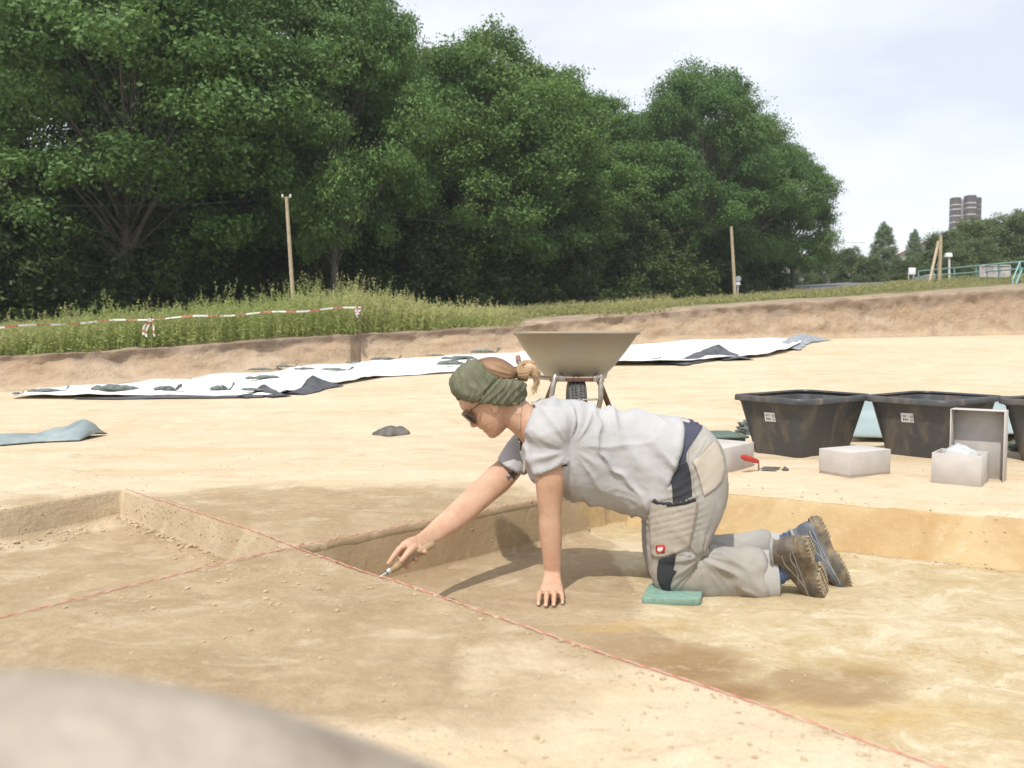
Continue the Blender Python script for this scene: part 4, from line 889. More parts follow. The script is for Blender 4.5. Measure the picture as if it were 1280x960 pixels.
# ---------------------------------------------------------------- strings
STR = simple('red_twine', (.55, .10, .075), (.62, .24, .19), 300, .8, coord='Object'); PALE = simple('pale_twine', (.66, .45, .38), rough=.8)
def string_line(px_pts, lab, seed, ext0=None, ext1=None):
    pts = []
    for p in px_pts:
        s, t = st_of(G(*p)); pts.append(C0 + e1 * s if seed == 1 else C0 + e2 * t if t > -.02 else G(*p))
    if ext1: pts.append(pts[-1] + (pts[-1] - pts[-2]).normalized() * ext1)
    if ext0: pts.insert(0, pts[0] + (pts[0] - pts[1]).normalized() * ext0)
    fine = []
    for a, b in zip(pts[:-1], pts[1:]):
        n = max(2, int((b - a).length / .012)); fine += [a.lerp(b, k / n) for k in range(n)]
    def offp(p):
        s, t = st_of(p); q = (e2 * (.010 * sstep(.05, -.1, s) - .004)) if seed == 1 else (e1 * (-.004 if t > 0 else .004)); return p + q
    fine.append(pts[-1]); out1 = []; out2 = []
    for k, p in enumerate(fine):
        p = offp(p); gz = max(on_ground(*(offp(fine[min(max(k + j, 0), len(fine) - 1)]))[:2], 1.) for j in (-8, -4, 0, 4, 8)); gz = max(gz, -.006); w = .0008 * vnoise(np.array([[k * .03, seed, 0]]), 7)[0]; ph = k * 1.05
        sd_ = Vector((e2.x, e2.y, 0)) if seed == 1 else Vector((e1.x, e1.y, 0)); c = Vector((p.x, p.y, gz + .0035)) + sd_ * w
        out1.append(c + (sd_ * math.cos(ph) + Vector((0, 0, 1)) * math.sin(ph)) * .0009); out2.append(c - (sd_ * math.cos(ph) + Vector((0, 0, 1)) * math.sin(ph)) * .0009)
    t = thing('string_line', lab, 'string', tuple(pts[1] if ext0 else pts[0])); m = MB(); m.tube(out1, .0010, 5); part('strand', m.mesh('strand', STR), t, True); m = MB(); m.tube(out2, .0009, 5); part('strand', m.mesh('strand', PALE), t, True); return t
string_line([(130, 615), (250, 650), (370, 685), (475, 721), (700, 800), (940, 890), (1160, 960)], 'red string along the long baulk edge from the left quadrant to the bottom right', 1, None, .6)
string_line([(0, 772), (130, 741), (270, 706), (370, 685), (470, 659), (560, 637), (670, 612)], 'red string crossing from the left edge to behind the reaching arm', 2, .5, .3)
# ---------------------------------------------------------------- near heap of earth, out of focus
m = MB(); nr, na = 60, 96; cx, cy = -.20, .27
for i in range(nr + 1):
    r = (i / nr)
    for j in range(na):
        a = 2 * math.pi * j / na; dx = r * 1.25 * math.cos(a); dy = r * math.sin(a) * (.62 if math.sin(a) > 0 else 1.1)
        z = .566 * math.exp(-(1.1 if dx < 0 else 2.45) * dx * dx) * math.exp(-(9.0 if dy > 0 else 1.2) * dy * dy) - .05 * r ** 4; m.V.append(Vector((cx + dx, cy + dy, z)))
for i in range(nr): m.F += [[i * na + j, (i + 1) * na + j, (i + 1) * na + (j + 1) % na, i * na + (j + 1) % na] for j in range(na)]
me = m.mesh('earth_heap', simple('grey_brown_earth', (.22, .18, .14), (.44, .38, .31), 15, .95, .6, .01, lo=.3, hi=.7), True, angle=180); V = co(me); V += nor(me) * (.004 * fbm(V * 9, 4, 511))[:, None]; setco(me, V)
HEAP = link('earth_heap', me); tag(HEAP, 'blurred grey brown mound of earth close to the lens at the lower left', 'earth mound')
# ---------------------------------------------------------------- crumbs of soil
rg = np.random.default_rng(9)
def crumbs(n, sampler, s0, s1, mat, name, lab, flat=.6):
    icov = np.array([(0, 0, 1), (.89, 0, .45), (.28, .85, .45), (-.72, .53, .45), (-.72, -.53, .45), (.28, -.85, .45), (.72, .53, -.45), (-.28, .85, -.45), (-.89, 0, -.45), (-.28, -.85, -.45), (.72, -.53, -.45), (0, 0, -1)])
    icof = np.array([(0, 1, 2), (0, 2, 3), (0, 3, 4), (0, 4, 5), (0, 5, 1), (1, 6, 2), (2, 7, 3), (3, 8, 4), (4, 9, 5), (5, 10, 1), (2, 6, 7), (3, 7, 8), (4, 8, 9), (5, 9, 10), (1, 10, 6), (6, 11, 7), (7, 11, 8), (8, 11, 9), (9, 11, 10), (10, 11, 6)])
    Pp = sampler(n); n = len(Pp); s = s0 + (s1 - s0) * rg.uniform(0, 1, n) ** 4; z = np.array([on_ground(x, y, 1.0) for x, y in Pp]); C = np.c_[Pp, z + s * .2]
    sc = s[:, None, None] * rg.uniform(.6, 1.4, (n, 1, 3)) * np.array([1, 1, flat]); V = C[:, None] + icov[None] * sc * rg.uniform(.75, 1.25, (n, 12, 1)); Q = (np.arange(n)[:, None, None] * 12 + icof[None]).reshape(-1, 3)
    o = stuff(link(name, mesh_np(name, V.reshape(-1, 3), Q, mat, False))); tag(o, lab, 'soil crumbs'); return o
def st_to(s, t): return np.c_[C0.x + s * e1.x + t * e2.x, C0.y + s * e1.y + t * e2.y]
def s_edges(n):
    k = n // 8; L_ = []
    L_.append(st_to(rg.uniform(-1.35, 2.3, k), -np.abs(rg.normal(0, .05, k)) + .0)); L_.append(st_to(rg.uniform(S_A, 2.2, k), rg.normal(-.01, .012, k)))
    L_.append(st_to(rg.normal(-.03, .035, k), rg.uniform(0, T0, k))); L_.append(st_to(S_A + np.abs(rg.normal(.08, .07, k)), -rg.uniform(.02, 1.6, k)))
    L_.append(st_to(rg.uniform(S_A + .1, -.15, k), -np.abs(rg.normal(.05, .05, k)))); s = rg.uniform(.0, 2.3, k); L_.append(st_to(s, (T0 * (1 + KT * s)) + np.abs(rg.normal(.1, .10, k))))
    s = rg.uniform(.05, 2.3, k); L_.append(st_to(s, (T0 * (1 + KT * s)) - .06 - np.abs(rg.normal(0, .03, k)))); L_.append(st_to(rg.normal(.25, .2, k), -np.abs(rg.normal(0, .25, k)) - .1)); return np.concatenate(L_)
def s_spill(n):
    k = n // 2; t = -np.abs(rg.normal(0, .55, k)) - .03; return np.concatenate([st_to((S_A * (1 + .16 * t)) + .05 + np.abs(rg.normal(0, .09, k)), t), st_to(rg.uniform(S_A + .1, -.5, n - k) , -.03 - np.abs(rg.normal(0, .03, n - k)))])
def s_area(n):
    Y_ = .9 + 11 * rg.uniform(0, 1, n * 3) ** 1.7; X_ = Y_ * rg.uniform(-.65, .65, n * 3); q = np.c_[X_, Y_, 0 * X_]; k = fbm(q * 2.2, 3, 521) > .05; return np.c_[X_, Y_][k][:n]
CR = simple('soil_crumb', (.38, .29, .19), (.50, .40, .275), 3, .95, coord='Object'); crumbs(600, s_spill, .003, .013, CR, 'spilled_clods', 'pale spilled clods in the far corner of the left quadrant'); crumbs(2600, s_edges, .0012, .0075, CR, 'soil_crumbs', 'loose soil crumbs along the cut edges of the quadrants'); crumbs(4200, s_area, .0009, .0060, CR, 'scattered_crumbs', 'fine crumbs and grit scattered over the scraped soil', .5)
# ================================================================== poles, tape, road, far buildings
POLE = simple('weathered_pole_wood', (.36, .28, .18), (.46, .38, .26), 8, .85, .3, .01); WIRE = simple('dark_wire', (.03, .03, .03), rough=.6)
def pole(lab, xt, yt, xb, yb, d, r, group='wooden poles', brace=None, bar=False):
    a = P(xt, yt, d); b = P(xb, yb, d); gz = float(z_up(np.array([b.x]), np.array([b.y]))[0]); b2 = b + (b - a).normalized() * max(.3, (b.z - gz) + .3)
    t = thing('wooden_pole', lab, 'pole', tuple(b)); m = MB(); m.tube([q - b for q in (a, a.lerp(b2, .5), b2)], [r * .85, r, r * 1.1], 14); part('post', m.mesh('post', POLE), t)
    if brace: c, e = P(*brace[0], d + .3), P(*brace[1], d - 1.2); m = MB(); m.tube([c - b, e - b, e - b + (e - c).normalized() * .6], [r * .75] * 3, 12); part('brace', m.mesh('brace', POLE), t)
    if bar:
        m = MB(); m.tube([a - b + Vector((-.14, 0, -.02)), a - b + Vector((.14, 0, -.02))], .018, 8); br_ = part('crossarm', m.mesh('crossarm', POLE), t)
        for s in (-1, 1): m = MB(); m.tube([a - b + Vector((.11 * s, 0, 0)), a - b + Vector((.11 * s, 0, .07))], [.03, .022], 10); link('insulator', m.mesh('insulator', simple('porcelain', (.7, .7, .68)) if s < 0 else bpy.data.materials['porcelain']), br_)
    return a
p1 = pole('leaning pale wooden pole with small crossarm behind the weeds on the left', 358, 246, 367, 384, 24, .055, bar=True)
p2 = pole('wooden pole in front of the last big oaks, beside a road sign', 914, 283, 919, 372, 44, .085)
p3 = pole('wooden pole propped by a slanting brace in front of the railing', 1176, 294, 1174, 361, 40, .085, brace=((1173, 302), (1161, 356)))
def wire(a, b, sag, lab, r=.008):
    m = MB(); q = [a.lerp(b, k / 20) - Vector((0, 0, sag * 4 * (k / 20) * (1 - k / 20))) for k in range(21)]; m.tube(q, r, 5); o = link('overhead_wire', m.mesh('overhead_wire', WIRE)); tag(o, lab, 'wire', 'overhead wires')
wire(p1, p2, .7, 'thin wire strung across the wood between the left pole and the second pole'); wire(P(-40, 253, 18), p1, .15, 'thin wire running from the left pole out of the left edge', .006); wire(p2, P(1081, 303, 70), .3, 'thin wire leaving the second pole towards the birch', .014)
# barrier tape
TAPEM = []; 
RW = simple('red_tape', (.42, .15, .11)); WW = simple('white_tape', (.66, .64, .60))
tp_ = [(-120, 419, 10.4), (-40, 412.5, 10.7), (0, 409.5, 10.9), (90, 404, 11.2), (187, 398.5, 11.5), (260, 395, 11.9), (340, 390.5, 12.3), (449, 384, 12.9)]
q = PM(*tp_) if 'PM' in globals() else [P(*p) for p in tp_]; fine = []
for a, b in zip(q[:-1], q[1:]):
    n = max(2, int((b - a).length / .05)); fine += [a.lerp(b, k / n) for k in range(n)]
fine.append(q[-1]); TP = thing('barrier_tape', 'red and white barrier tape strung over the weeds along the left bank', 'barrier tape', tuple(q[4]))
V = []; 
for k, p in enumerate(fine):
    tw = .9 * vnoise(np.array([[k * .07, 3, 0]]), 5)[0] + .35; h = .0125; z = .012 * math.sin(k * .31); V += [p + Vector((0, math.sin(tw) * h, z + math.cos(tw) * h)), p + Vector((0, -math.sin(tw) * h, z - math.cos(tw) * h))]
me = mesh_py('ribbon', V, [(2 * i, 2 * i + 1, 2 * i + 3, 2 * i + 2) for i in range(len(fine) - 1)], None, False); me.materials.append(WW); me.materials.append(RW)
me.polygons.foreach_set('material_index', np.array([1 if (i % 7) in (0, 1, 2) else 0 for i in range(len(fine) - 1)], dtype=np.int32)); me = evaluated(me, [('SOLIDIFY', dict(thickness=.002))]); part('ribbon', me, TP, True)
for x, y, yb, d in ((188, 398, 421, 11.5), (449, 383, 398, 12.9)):
    c = P(x, y, d); rn = random.Random(x)
    for e in range(3):
        m = MB(); a = rn.uniform(-.06, .06); L_ = (P(x, y, d) - P(x, yb, d)).length * rn.uniform(.6, 1.05); w = .022; V = []
        for k in range(7): t = k / 6; V += [c + Vector((a * t + .02 * math.sin(t * 5 + e) - .05 * t * (e - 1), -.02 * e - .03, -L_ * t)) + Vector((.012, .004 * e, 0)) * s for s in (-1, 1)]
        me = mesh_py('tape_tail', V, [(2 * i, 2 * i + 1, 2 * i + 3, 2 * i + 2) for i in range(6)], None, False); me.materials.append(WW); me.materials.append(RW); me.polygons.foreach_set('material_index', np.array([i % 3 == 1 for i in range(6)], dtype=np.int32)); me = evaluated(me, [('SOLIDIFY', dict(thickness=.002))]); part('tape_tail', me, TP, True)
    m = MB(); m.tube([c + Vector((0, .03, .03)), c + Vector((0, .04, -.85))], .010, 8); o = link('tape_stake', m.mesh('tape_stake', simple('rusty_stake', (.14, .09, .06)))); tag(o, 'thin stake holding the knotted barrier tape ' + ('in the middle of the weeds' if x < 300 else 'where the tape ends near the bank corner'), 'stake', 'stakes of the barrier tape')
# road strip behind the meadow
def ground_strip(pxs, d0, d1, lift):
    V = []
    for px in pxs:
        for d in np.linspace(d0(px), d1(px), 7): p = up_pt(px, d, lift); V.append(tuple(p))
    n = len(pxs); idx = np.arange(n * 7).reshape(n, 7); return mesh_np('asphalt_path', np.array(V), np.stack([idx[:-1, :-1], idx[1:, :-1], idx[1:, 1:], idx[:-1, 1:]], -1).reshape(-1, 4))
rp0 = up_pt(1050, 60)
V = []; N1 = 30
for i in range(N1 + 1):
    t = i / N1; px = 985 + 125 * t; lo = P(px, np.interp(px, [985, 1010, 1060, 1110], [366, 363.5, 360, 356.5]), 58 + 6 * t); hi = P(px, np.interp(px, [985, 1010, 1060, 1110], [360, 358.5, 355, 353]), 70 + 8 * t)
    for j in range(5): V.append(tuple(lo.lerp(hi, j / 4) + Vector((0, 0, .16))))
idx = np.arange((N1 + 1) * 5).reshape(N1 + 1, 5); me = mesh_np('asphalt_path', np.array(V), np.stack([idx[:-1, :-1], idx[1:, :-1], idx[1:, 1:], idx[:-1, 1:]], -1).reshape(-1, 4), simple('asphalt', (.13, .135, .145), (.17, .175, .18), 2, .9)); 
if me.polygons[0].normal.z < 0: me.flip_normals()
me = evaluated(me, [('SOLIDIFY', dict(thickness=.3, offset=-1))]); struct(link('asphalt_path', me))['label'] = 'grey asphalt path running behind the meadow'
# posts and signs
GAL = simple('galvanised_post', (.42, .44, .45), (.50, .52, .53), 20, .45)
def sign_post(lab, px, yt, yb, d, kind):
    a, b = P(px, yt, d), P(px, yb, d); t = thing('sign_post', lab, 'road sign', tuple(b)); m = MB(); m.tube([a - b, Vector((0, 0, -.5))], .035, 10); part('post', m.mesh('post', GAL), t); k = d / F
    m = MB(); m.tube([a - b + Vector((0, -.05, -3.5 * k)), a - b + Vector((0, -.075, -3.5 * k))], 3.6 * k, 28); part('round_sign', m.mesh('round_sign', simple('grey_sign_back', (.30, .33, .36), rough=.4)), t)
    m = MB(); m.box(a - b + Vector((0, -.06, -9.5 * k)), (5 * k, .02, 3.5 * k)); part('small_plate', m.mesh('small_plate', simple('white_plate', (.62, .64, .64)), False), t)
sign_post('round road sign on a grey post at the foot of the last oaks', 922.5, 345, 373, 47, 0)
L0 = P(1187, 350, 52); t = thing('street_lamp', 'thin white lamp post with small lantern behind the railing', 'street lamp', tuple(L0)); a = P(1186.5, 321, 52) - L0; m = MB(); m.tube([Vector((0, 0, -.6)), a], .06, 10); part('post', m.mesh('post', simple('white_lamp_paint', (.62, .63, .64))), t)
m = MB(); m.box(a + Vector((-.05, 0, .10)), (.42, .3, .26), None, .8); part('lantern', m.mesh('lantern', simple('lamp_glass', (.75, .76, .76), rough=.3), True, .03), t)
c = P(1139, 342, 50); t = thing('notice_box', 'small white notice box on posts left of the railing', 'notice box', tuple(P(1139, 350, 50))); 
m = MB(); m.box(P(1140, 339, 50) - t.location, (.40, .12, .40)); part('box', m.mesh('box', simple('white_box_paint', (.74, .75, .76)), True, .02), t)
for s in (-3.5, 3): m = MB(); m.tube([P(1139 + s, 340, 50) - t.location, P(1139 + s, 352, 50) - t.location], .03, 8); part('leg', m.mesh('leg', GAL), t)
m = MB(); a, b = P(1143, 350.5, 50), P(1166, 347, 47); d_ = b - a; R_ = Matrix.Rotation(math.atan2(d_.y, d_.x), 3, 'Z'); m.box((0, 0, 0), (math.hypot(d_.x, d_.y), .25, .45), R_); o = link('low_wall', m.mesh('low_wall', simple('pale_concrete', (.42, .44, .45), (.5, .52, .53), 3, .9), True, .01)); o.location = (a + b) / 2 - Vector((0, 0, .05)); tag(o, 'low pale concrete wall beside the white notice box', 'wall')
# teal railing on the embankment
TEAL = simple('teal_railing_paint', (.20, .40, .38), (.26, .46, .43), 5, .5); RA = thing('railing', 'teal metal railing on the embankment at the right edge', 'railing', tuple(P(1210, 340, 40)))
def rd(x): return np.interp(x, [1148, 1275, 1330], [46, 34, 30])
def ry(x): return np.interp(x, [1148, 1275, 1330], [339, 327.5, 322])
def rl(x): return np.interp(x, [1148, 1275, 1330], [346, 336, 331])
for fn, nm in ((ry, 'top_rail'), (rl, 'middle_rail')): m = MB(); m.tube([P(x, fn(x), rd(x)) for x in np.linspace(1148, 1330, 9)], .035, 8); part(nm, m.mesh(nm, TEAL), RA, True)
for x, yb in ((1148, 347), (1167, 350), (1193, 345), (1220.5, 345), (1248.5, 346), (1275, 345), (1312, 342)): m = MB(); m.tube([P(x, ry(x), rd(x)), P(x, yb + 2, rd(x))], .038, 8); part('post', m.mesh('post', TEAL), RA, True)
m = MB(); A_, B_, C_, D_ = P(1275, 327.5, 34), P(1266, 349, 31), P(1278, 336, 34), P(1269, 357, 31); m.tube([A_, B_, P(1266.5, 361, 31)], .03, 8); part('stair_rail', m.mesh('stair_rail', TEAL), RA, True); m = MB(); m.tube([C_, D_], .03, 8); part('stair_rail', m.mesh('stair_rail', TEAL), RA, True); m = MB(); m.tube([P(1272, 343, 32.5), P(1272, 357, 32.5)], .03, 8); part('stair_post', m.mesh('stair_post', TEAL), RA, True)
IB = thing('information_board', 'weathered information board hung behind the teal railing', 'information board', tuple(P(1243, 346, 38))); 
def board_mat():
    m, N, L, b = new_mat('faded_board'); tc = N.new('ShaderNodeTexCoord').outputs['Object']; n = noise_node(N, L, 2.2, 5, .7, tc, 1.).outputs[0]; c = mixc(N, L, ramp(N, L, n, .42, .6), (.30, .26, .30), (.62, .58, .50)); L.new(c, b.inputs['Base Color']); return m
m = MB(); k = 38 / F; m.box((0, 0, 7 * k), (36 * k, .05, 13 * k)); part('panel', m.mesh('panel', board_mat(), False), IB)
m = MB(); 
for x, z, sx, sz in ((0, 14 * k, 37.5 * k, .05), (0, .3 * k, 37.5 * k, .05), (-18.5 * k, 7 * k, .05, 14 * k), (18.5 * k, 7 * k, .05, 14 * k)): m.box((x, -.03, z), (sx, .06, sz))
part('board_frame', m.mesh('board_frame', simple('grey_frame', (.45, .45, .46)), False), IB)
# earth embankment patch below the railing: heathy brownish growth is covered by plants
RM = simple('dry_heather', (.14, .10, .075), (.20, .17, .09), 3, .95)
# brown silo tower far away
TWR = thing('silo_tower', 'dark brown ribbed tower block with pale bands above the trees', 'tower', tuple(P(1205, 335, 300))); kk_ = 300 / F; base = TWR.location
RB = simple('brown_cladding', (.050, .034, .033), (.075, .055, .052), .4, .7); PB = simple('pale_band', (.55, .50, .47), rough=.7); GB_ = simple('grey_shaft', (.22, .21, .22), (.30, .29, .30), .5, .7)
def tx(px): return (px - 1205) * kk_
def tz(py): return P(1205, py, 300).z - base.z
def block(x0, x1, ytop, y0, dep, name, mat, bands):
    # rounded corner block
    m = MB(); w = (x1 - x0) * kk_ / 2; n0 = rr(w, dep / 2, min(w, dep / 2) * .45, 6); n = len(n0); cx = tx((x0 + x1) / 2)
    for z in (-12, tz(ytop)): m.V += [Vector((cx + x * (1.04 if z > 0 else 1), y0 + y, z)) for x, y in n0]
    m.F = [[k, (k + 1) % n, n + (k + 1) % n, n + k] for k in range(n)] + [list(range(n, 2 * n))]; b = part(name, m.mesh(name, mat, True, angle=50), TWR)
    for yb in bands:
        m = MB(); n1 = rr(w * 1.05, dep / 2 + .08, min(w, dep / 2) * .45, 6)
        for z in (tz(yb) - .16, tz(yb) + .16): m.V += [Vector((cx + x, y0 + y, z)) for x, y in n1]
        m.F = [[k, (k + 1) % n, n + (k + 1) % n, n + k] for k in range(n)] + [list(range(n, 2 * n)), list(range(n - 1, -1, -1))]; link('pale_band', m.mesh('pale_band', PB, True, angle=50), b)
bd = (256.6, 262.2, 270.3, 278.3, 286)
block(1187, 1197, 247.5, 0, 3.2, 'left_wing', RB, bd); block(1202.5, 1213, 245.5, -1.2, 3.6, 'centre_wing', RB, (255, 261, 269.3, 277.5, 286)); block(1214, 1223, 248, .3, 3.0, 'right_wing', RB, (256, 262, 270, 278, 286)); block(1195.5, 1203.5, 249.5, 1.2, 2.0, 'stair_shaft', GB_, ())
for x in (1198, 1200.5): m = MB(); m.tube([Vector((tx(x), -.1, -10)), Vector((tx(x), -.1, tz(248.5)))], .22, 8); part('pipe', m.mesh('pipe', simple('pale_pipe', (.42, .40, .40)) if x < 1199 else bpy.data.materials['pale_pipe']), TWR)
for x in (1216, 1218, 1220.3): m = MB(); m.tube([Vector((tx(x), -1.35, -10)), Vector((tx(x), -1.35, tz(247)))], .20, 8); part('rib', m.mesh('rib', RB), TWR)
# red roofed sheds
RR = simple('red_roof_tiles', (.30, .10, .075), (.36, .14, .10), 1, .8); WL = simple('pale_render', (.62, .62, .61), (.55, .55, .54), 1, .9); SLT = simple('grey_sheet_roof', (.42, .45, .48), rough=.6)
def shed(lab, cx, d, w, dep, eave_y, ridge_y, rz, roofm=RR, nwin=2):
    g = P(cx, eave_y, d); H1 = 3.4; t = thing('house', lab, 'building', (g.x, g.y, g.z - H1), rz); m = MB(); m.box((0, 0, H1 / 2 - 1), (w, dep, H1 + 2)); 
    rh_ = P(cx, ridge_y, d).z - g.z
    for s in (-1, 1): m.add([(s * w / 2, -dep / 2, H1), (s * w / 2, dep / 2, H1), (s * w / 2, 0, H1 + rh_ - .1), (s * (w / 2 - .2), -dep / 2, H1), (s * (w / 2 - .2), dep / 2, H1), (s * (w / 2 - .2), 0, H1 + rh_ - .1)], [(0, 1, 2), (5, 4, 3), (0, 2, 5, 3), (1, 4, 5, 2)])
    part('wall', m.mesh('wall', WL, False), t); m = MB(); o = .4; y = dep / 2 + o; e = -.12
    for s in (-1, 1): m.add([(-w / 2 - o, s * y, H1 + e), (w / 2 + o, s * y, H1 + e), (w / 2 + o, 0, H1 + rh_), (-w / 2 - o, 0, H1 + rh_), (-w / 2 - o, s * y, H1 + e - .15), (w / 2 + o, s * y, H1 + e - .15), (w / 2 + o, 0, H1 + rh_ - .15), (-w / 2 - o, 0, H1 + rh_ - .15)], [(0, 1, 2, 3), (7, 6, 5, 4), (0, 4, 5, 1), (0, 3, 7, 4), (1, 5, 6, 2)])
    part('roof', m.mesh('roof', roofm, False), t)
    for i in range(nwin): m = MB(); m.box(((i - (nwin - 1) / 2) * w / nwin, -dep / 2 - .03, 1.9), (1.1, .08, 1.2)); wn = part('window', m.mesh('window', simple('window_glass', (.06, .07, .09), rough=.15) if i == 0 else bpy.data.materials['window_glass'], False), t)
    return t
shed('red roofed shed with pale solar panels showing between the last oak and the bushes', 1003, 120, 9, 7, 327, 318, .25)
shed('long grey roofed hall just behind the bushes right of the last oak', 1025, 150, 22, 10, 323.5, 318.5, .1, SLT, 4)
shed('red gabled house rising behind the second birch', 1150, 105, 8.5, 9.5, 330, 306, 1.25)
# ================================================================== the kneeling woman
def PM(*pts): return [P(*p) for p in pts]
def skin_mat():
    m, N, L, b = new_mat('skin'); g = N.new('ShaderNodeNewGeometry').outputs['Position']
    n = noise_node(N, L, 14, 4, .55, g).outputs[0]; c = mixc(N, L, ramp(N, L, n, .38, .66), (.575, .365, .25), (.50, .29, .19))
    n2 = noise_node(N, L, 130, 3, .6, g).outputs[0]; c = mixc(N, L, ramp(N, L, n2, .55, .75, 0, .4), c, (.43, .23, .15)); n5 = noise_node(N, L, 34, 5, .65, g, .5).outputs[0]; c = mixc(N, L, ramp(N, L, n5, .54, .68, 0, .35), c, (.50, .35, .25))
    L.new(c, b.inputs['Base Color']); b.inputs['Roughness'].default_value = .5; b.inputs['Specular IOR Level'].default_value = .35
    b.inputs['Subsurface Weight'].default_value = .12; b.inputs['Subsurface Radius'].default_value = (.01, .004, .002); b.inputs['Subsurface Scale'].default_value = .6
    n3 = noise_node(N, L, 150, 4, .65, g).outputs[0]; bumpn(N, L, b, math_n(N, L, 'ADD', n3, n5), .28, .003); return m
SKIN = skin_mat()
HD = 2.97; KH = HD / F
HO = P(615, 495, HD); HF = Vector((-.77, 0, -.63)); HU = Vector((-.63, 0, .77)); HS = Vector((0, -1, 0))
def H(f, u, s=0): return HO + (HF * f + HU * u + HS * s) * KH
body = MB()
# head: cross-sections up the skull, front edge follows the profile
lev = [(-43.5, 29, 17, 5, 0), (-42.5, 33, 12, 10, 0), (-38, 36.3, 6, 14.5, 0), (-34, 35.6, 2, 17.5, 0), (-30, 35.2, -2, 19.5, .8), (-27.5, 36.0, -5, 20.5, 1.4), (-25, 35.2, -8, 21.5, -.2), (-22.5, 37.0, -12, 22.5, 1.6),
       (-19, 37.6, -16, 23.3, .6), (-15, 37.6, -21, 24.2, 0), (-9, 37.3, -26, 25.2, 0), (-3, 36.6, -30, 26, 0), (3, 37.6, -33, 26.6, 0), (8, 40.0, -35, 27, 0), (14, 39.8, -35.5, 27, 0), (24, 35.5, -34, 26.5, 0), (32, 27, -28, 23, 0), (38, 16, -18, 16, 0), (41, 4, -6, 6, 0)]
def levi(u):
    us = [l[0] for l in lev]; return [float(np.interp(u, us, [l[k] for l in lev])) for k in (1, 2, 3, 4)]
NU = 48; Vh = []; ul = np.concatenate([np.linspace(-43.5, 10, 60), np.linspace(11, 41, 24)])
for u in ul:
    ff, bb, w, lipx = levi(u); c = (ff + bb) / 2; a = (ff - bb) / 2
    for k in range(NU):
        q = 2 * math.pi * k / NU; x = math.cos(q); y = math.sin(q); p = 2.25
        x = math.copysign(abs(x) ** (2 / p), x); y = math.copysign(abs(y) ** (2 / p), y); f = c + a * x; s = w * y
        if x > 0:
            e = math.exp(-((abs(s) - 11.5) / 6.5) ** 2) * math.exp(-((u + 2.5) / 5.5) ** 2); f -= 4.2 * e * x          # eye sockets
            f += lipx * math.exp(-(s / 8.) ** 2)                                                       # lips
            ck = math.exp(-((abs(s) - 15) / 6) ** 2) * math.exp(-((u + 14) / 7) ** 2); f += 1.2 * ck * x
            if u < -30: f -= .6 * (abs(s) / 14) ** 2 * 2
        Vh.append(H(f, u, s))
nh = len(ul); Fh = [(i * NU + k, i * NU + (k + 1) % NU, (i + 1) * NU + (k + 1) % NU, (i + 1) * NU + k) for i in range(nh - 1) for k in range(NU)]
Vh += [H((levi(-43.5)[0] + levi(-43.5)[1]) / 2, -44, 0), H(-1, 42, 0)]
Fh += [(nh * NU, (k + 1) % NU, k) for k in range(NU)] + [(nh * NU + 1, (nh - 1) * NU + k, (nh - 1) * NU + (k + 1) % NU) for k in range(NU)]
body.add(Vh, Fh)
# nose
body.loft([(H(35, 5, 0), HF * 3.0 * KH, HS * 2.6 * KH), (H(35.5, 0, 0), HF * 4.2 * KH, HS * 3.0 * KH), (H(36.5, -6, 0), HF * 5.6 * KH, HS * 3.8 * KH), (H(37.5, -11, 0), HF * 7.2 * KH, HS * 4.9 * KH), (H(37.6, -14.5, 0), HF * 7.4 * KH, HS * 5.6 * KH), (H(36.6, -17.2, 0), HF * 5.4 * KH, HS * 4.6 * KH)], 20)
for s_ in (-1, 1): body.ell(H(38.2, -15, 5.2 * s_), (3.2 * KH, 2.4 * KH, 3.0 * KH), Matrix((HF, HS, HU)).transposed())
# ears
for s_ in (-1, 1):
    Re = Matrix((HF, HS, HU)).transposed()
    body.ell(H(4, -8, 26.5 * s_), (5.6 * KH, 2.2 * KH, 10 * KH), Re); body.ell(H(6.5, -15.5, 25.5 * s_), (3.4 * KH, 2.0 * KH, 4.4 * KH), Re)
# neck, hidden trunk, seat and thighs
body.loft([sil(632, 478, 613, 520, 2.97, .052), sil(648, 490, 626, 528, 2.97, .055), sil(658, 501, 637, 537, 2.97, .058), sil(667, 507, 646, 545, 2.97, .066), sil(680, 507, 655, 556, 2.97, .09)], 28)
body.loft([sil(668, 509, 656, 556, 2.98, .10), sil(690, 512, 676, 575, 2.98, .13), sil(735, 522, 730, 600, 2.98, .11), sil(790, 530, 785, 602, 2.98, .105), sil(840, 530, 815, 625, 2.98, .145), sil(885, 560, 822, 645, 2.98, .15)], 28)
for dd_, ox in ((2.88, 0), (3.09, -6)):
    body.loft([sil(880 + ox, 560, 822 + ox, 630, dd_, .07), sil(885 + ox, 620, 824 + ox, 675, dd_, .07), sil(868 + ox, 680 - abs(ox), 826 + ox, 715 - abs(ox), dd_, .055)], 20)
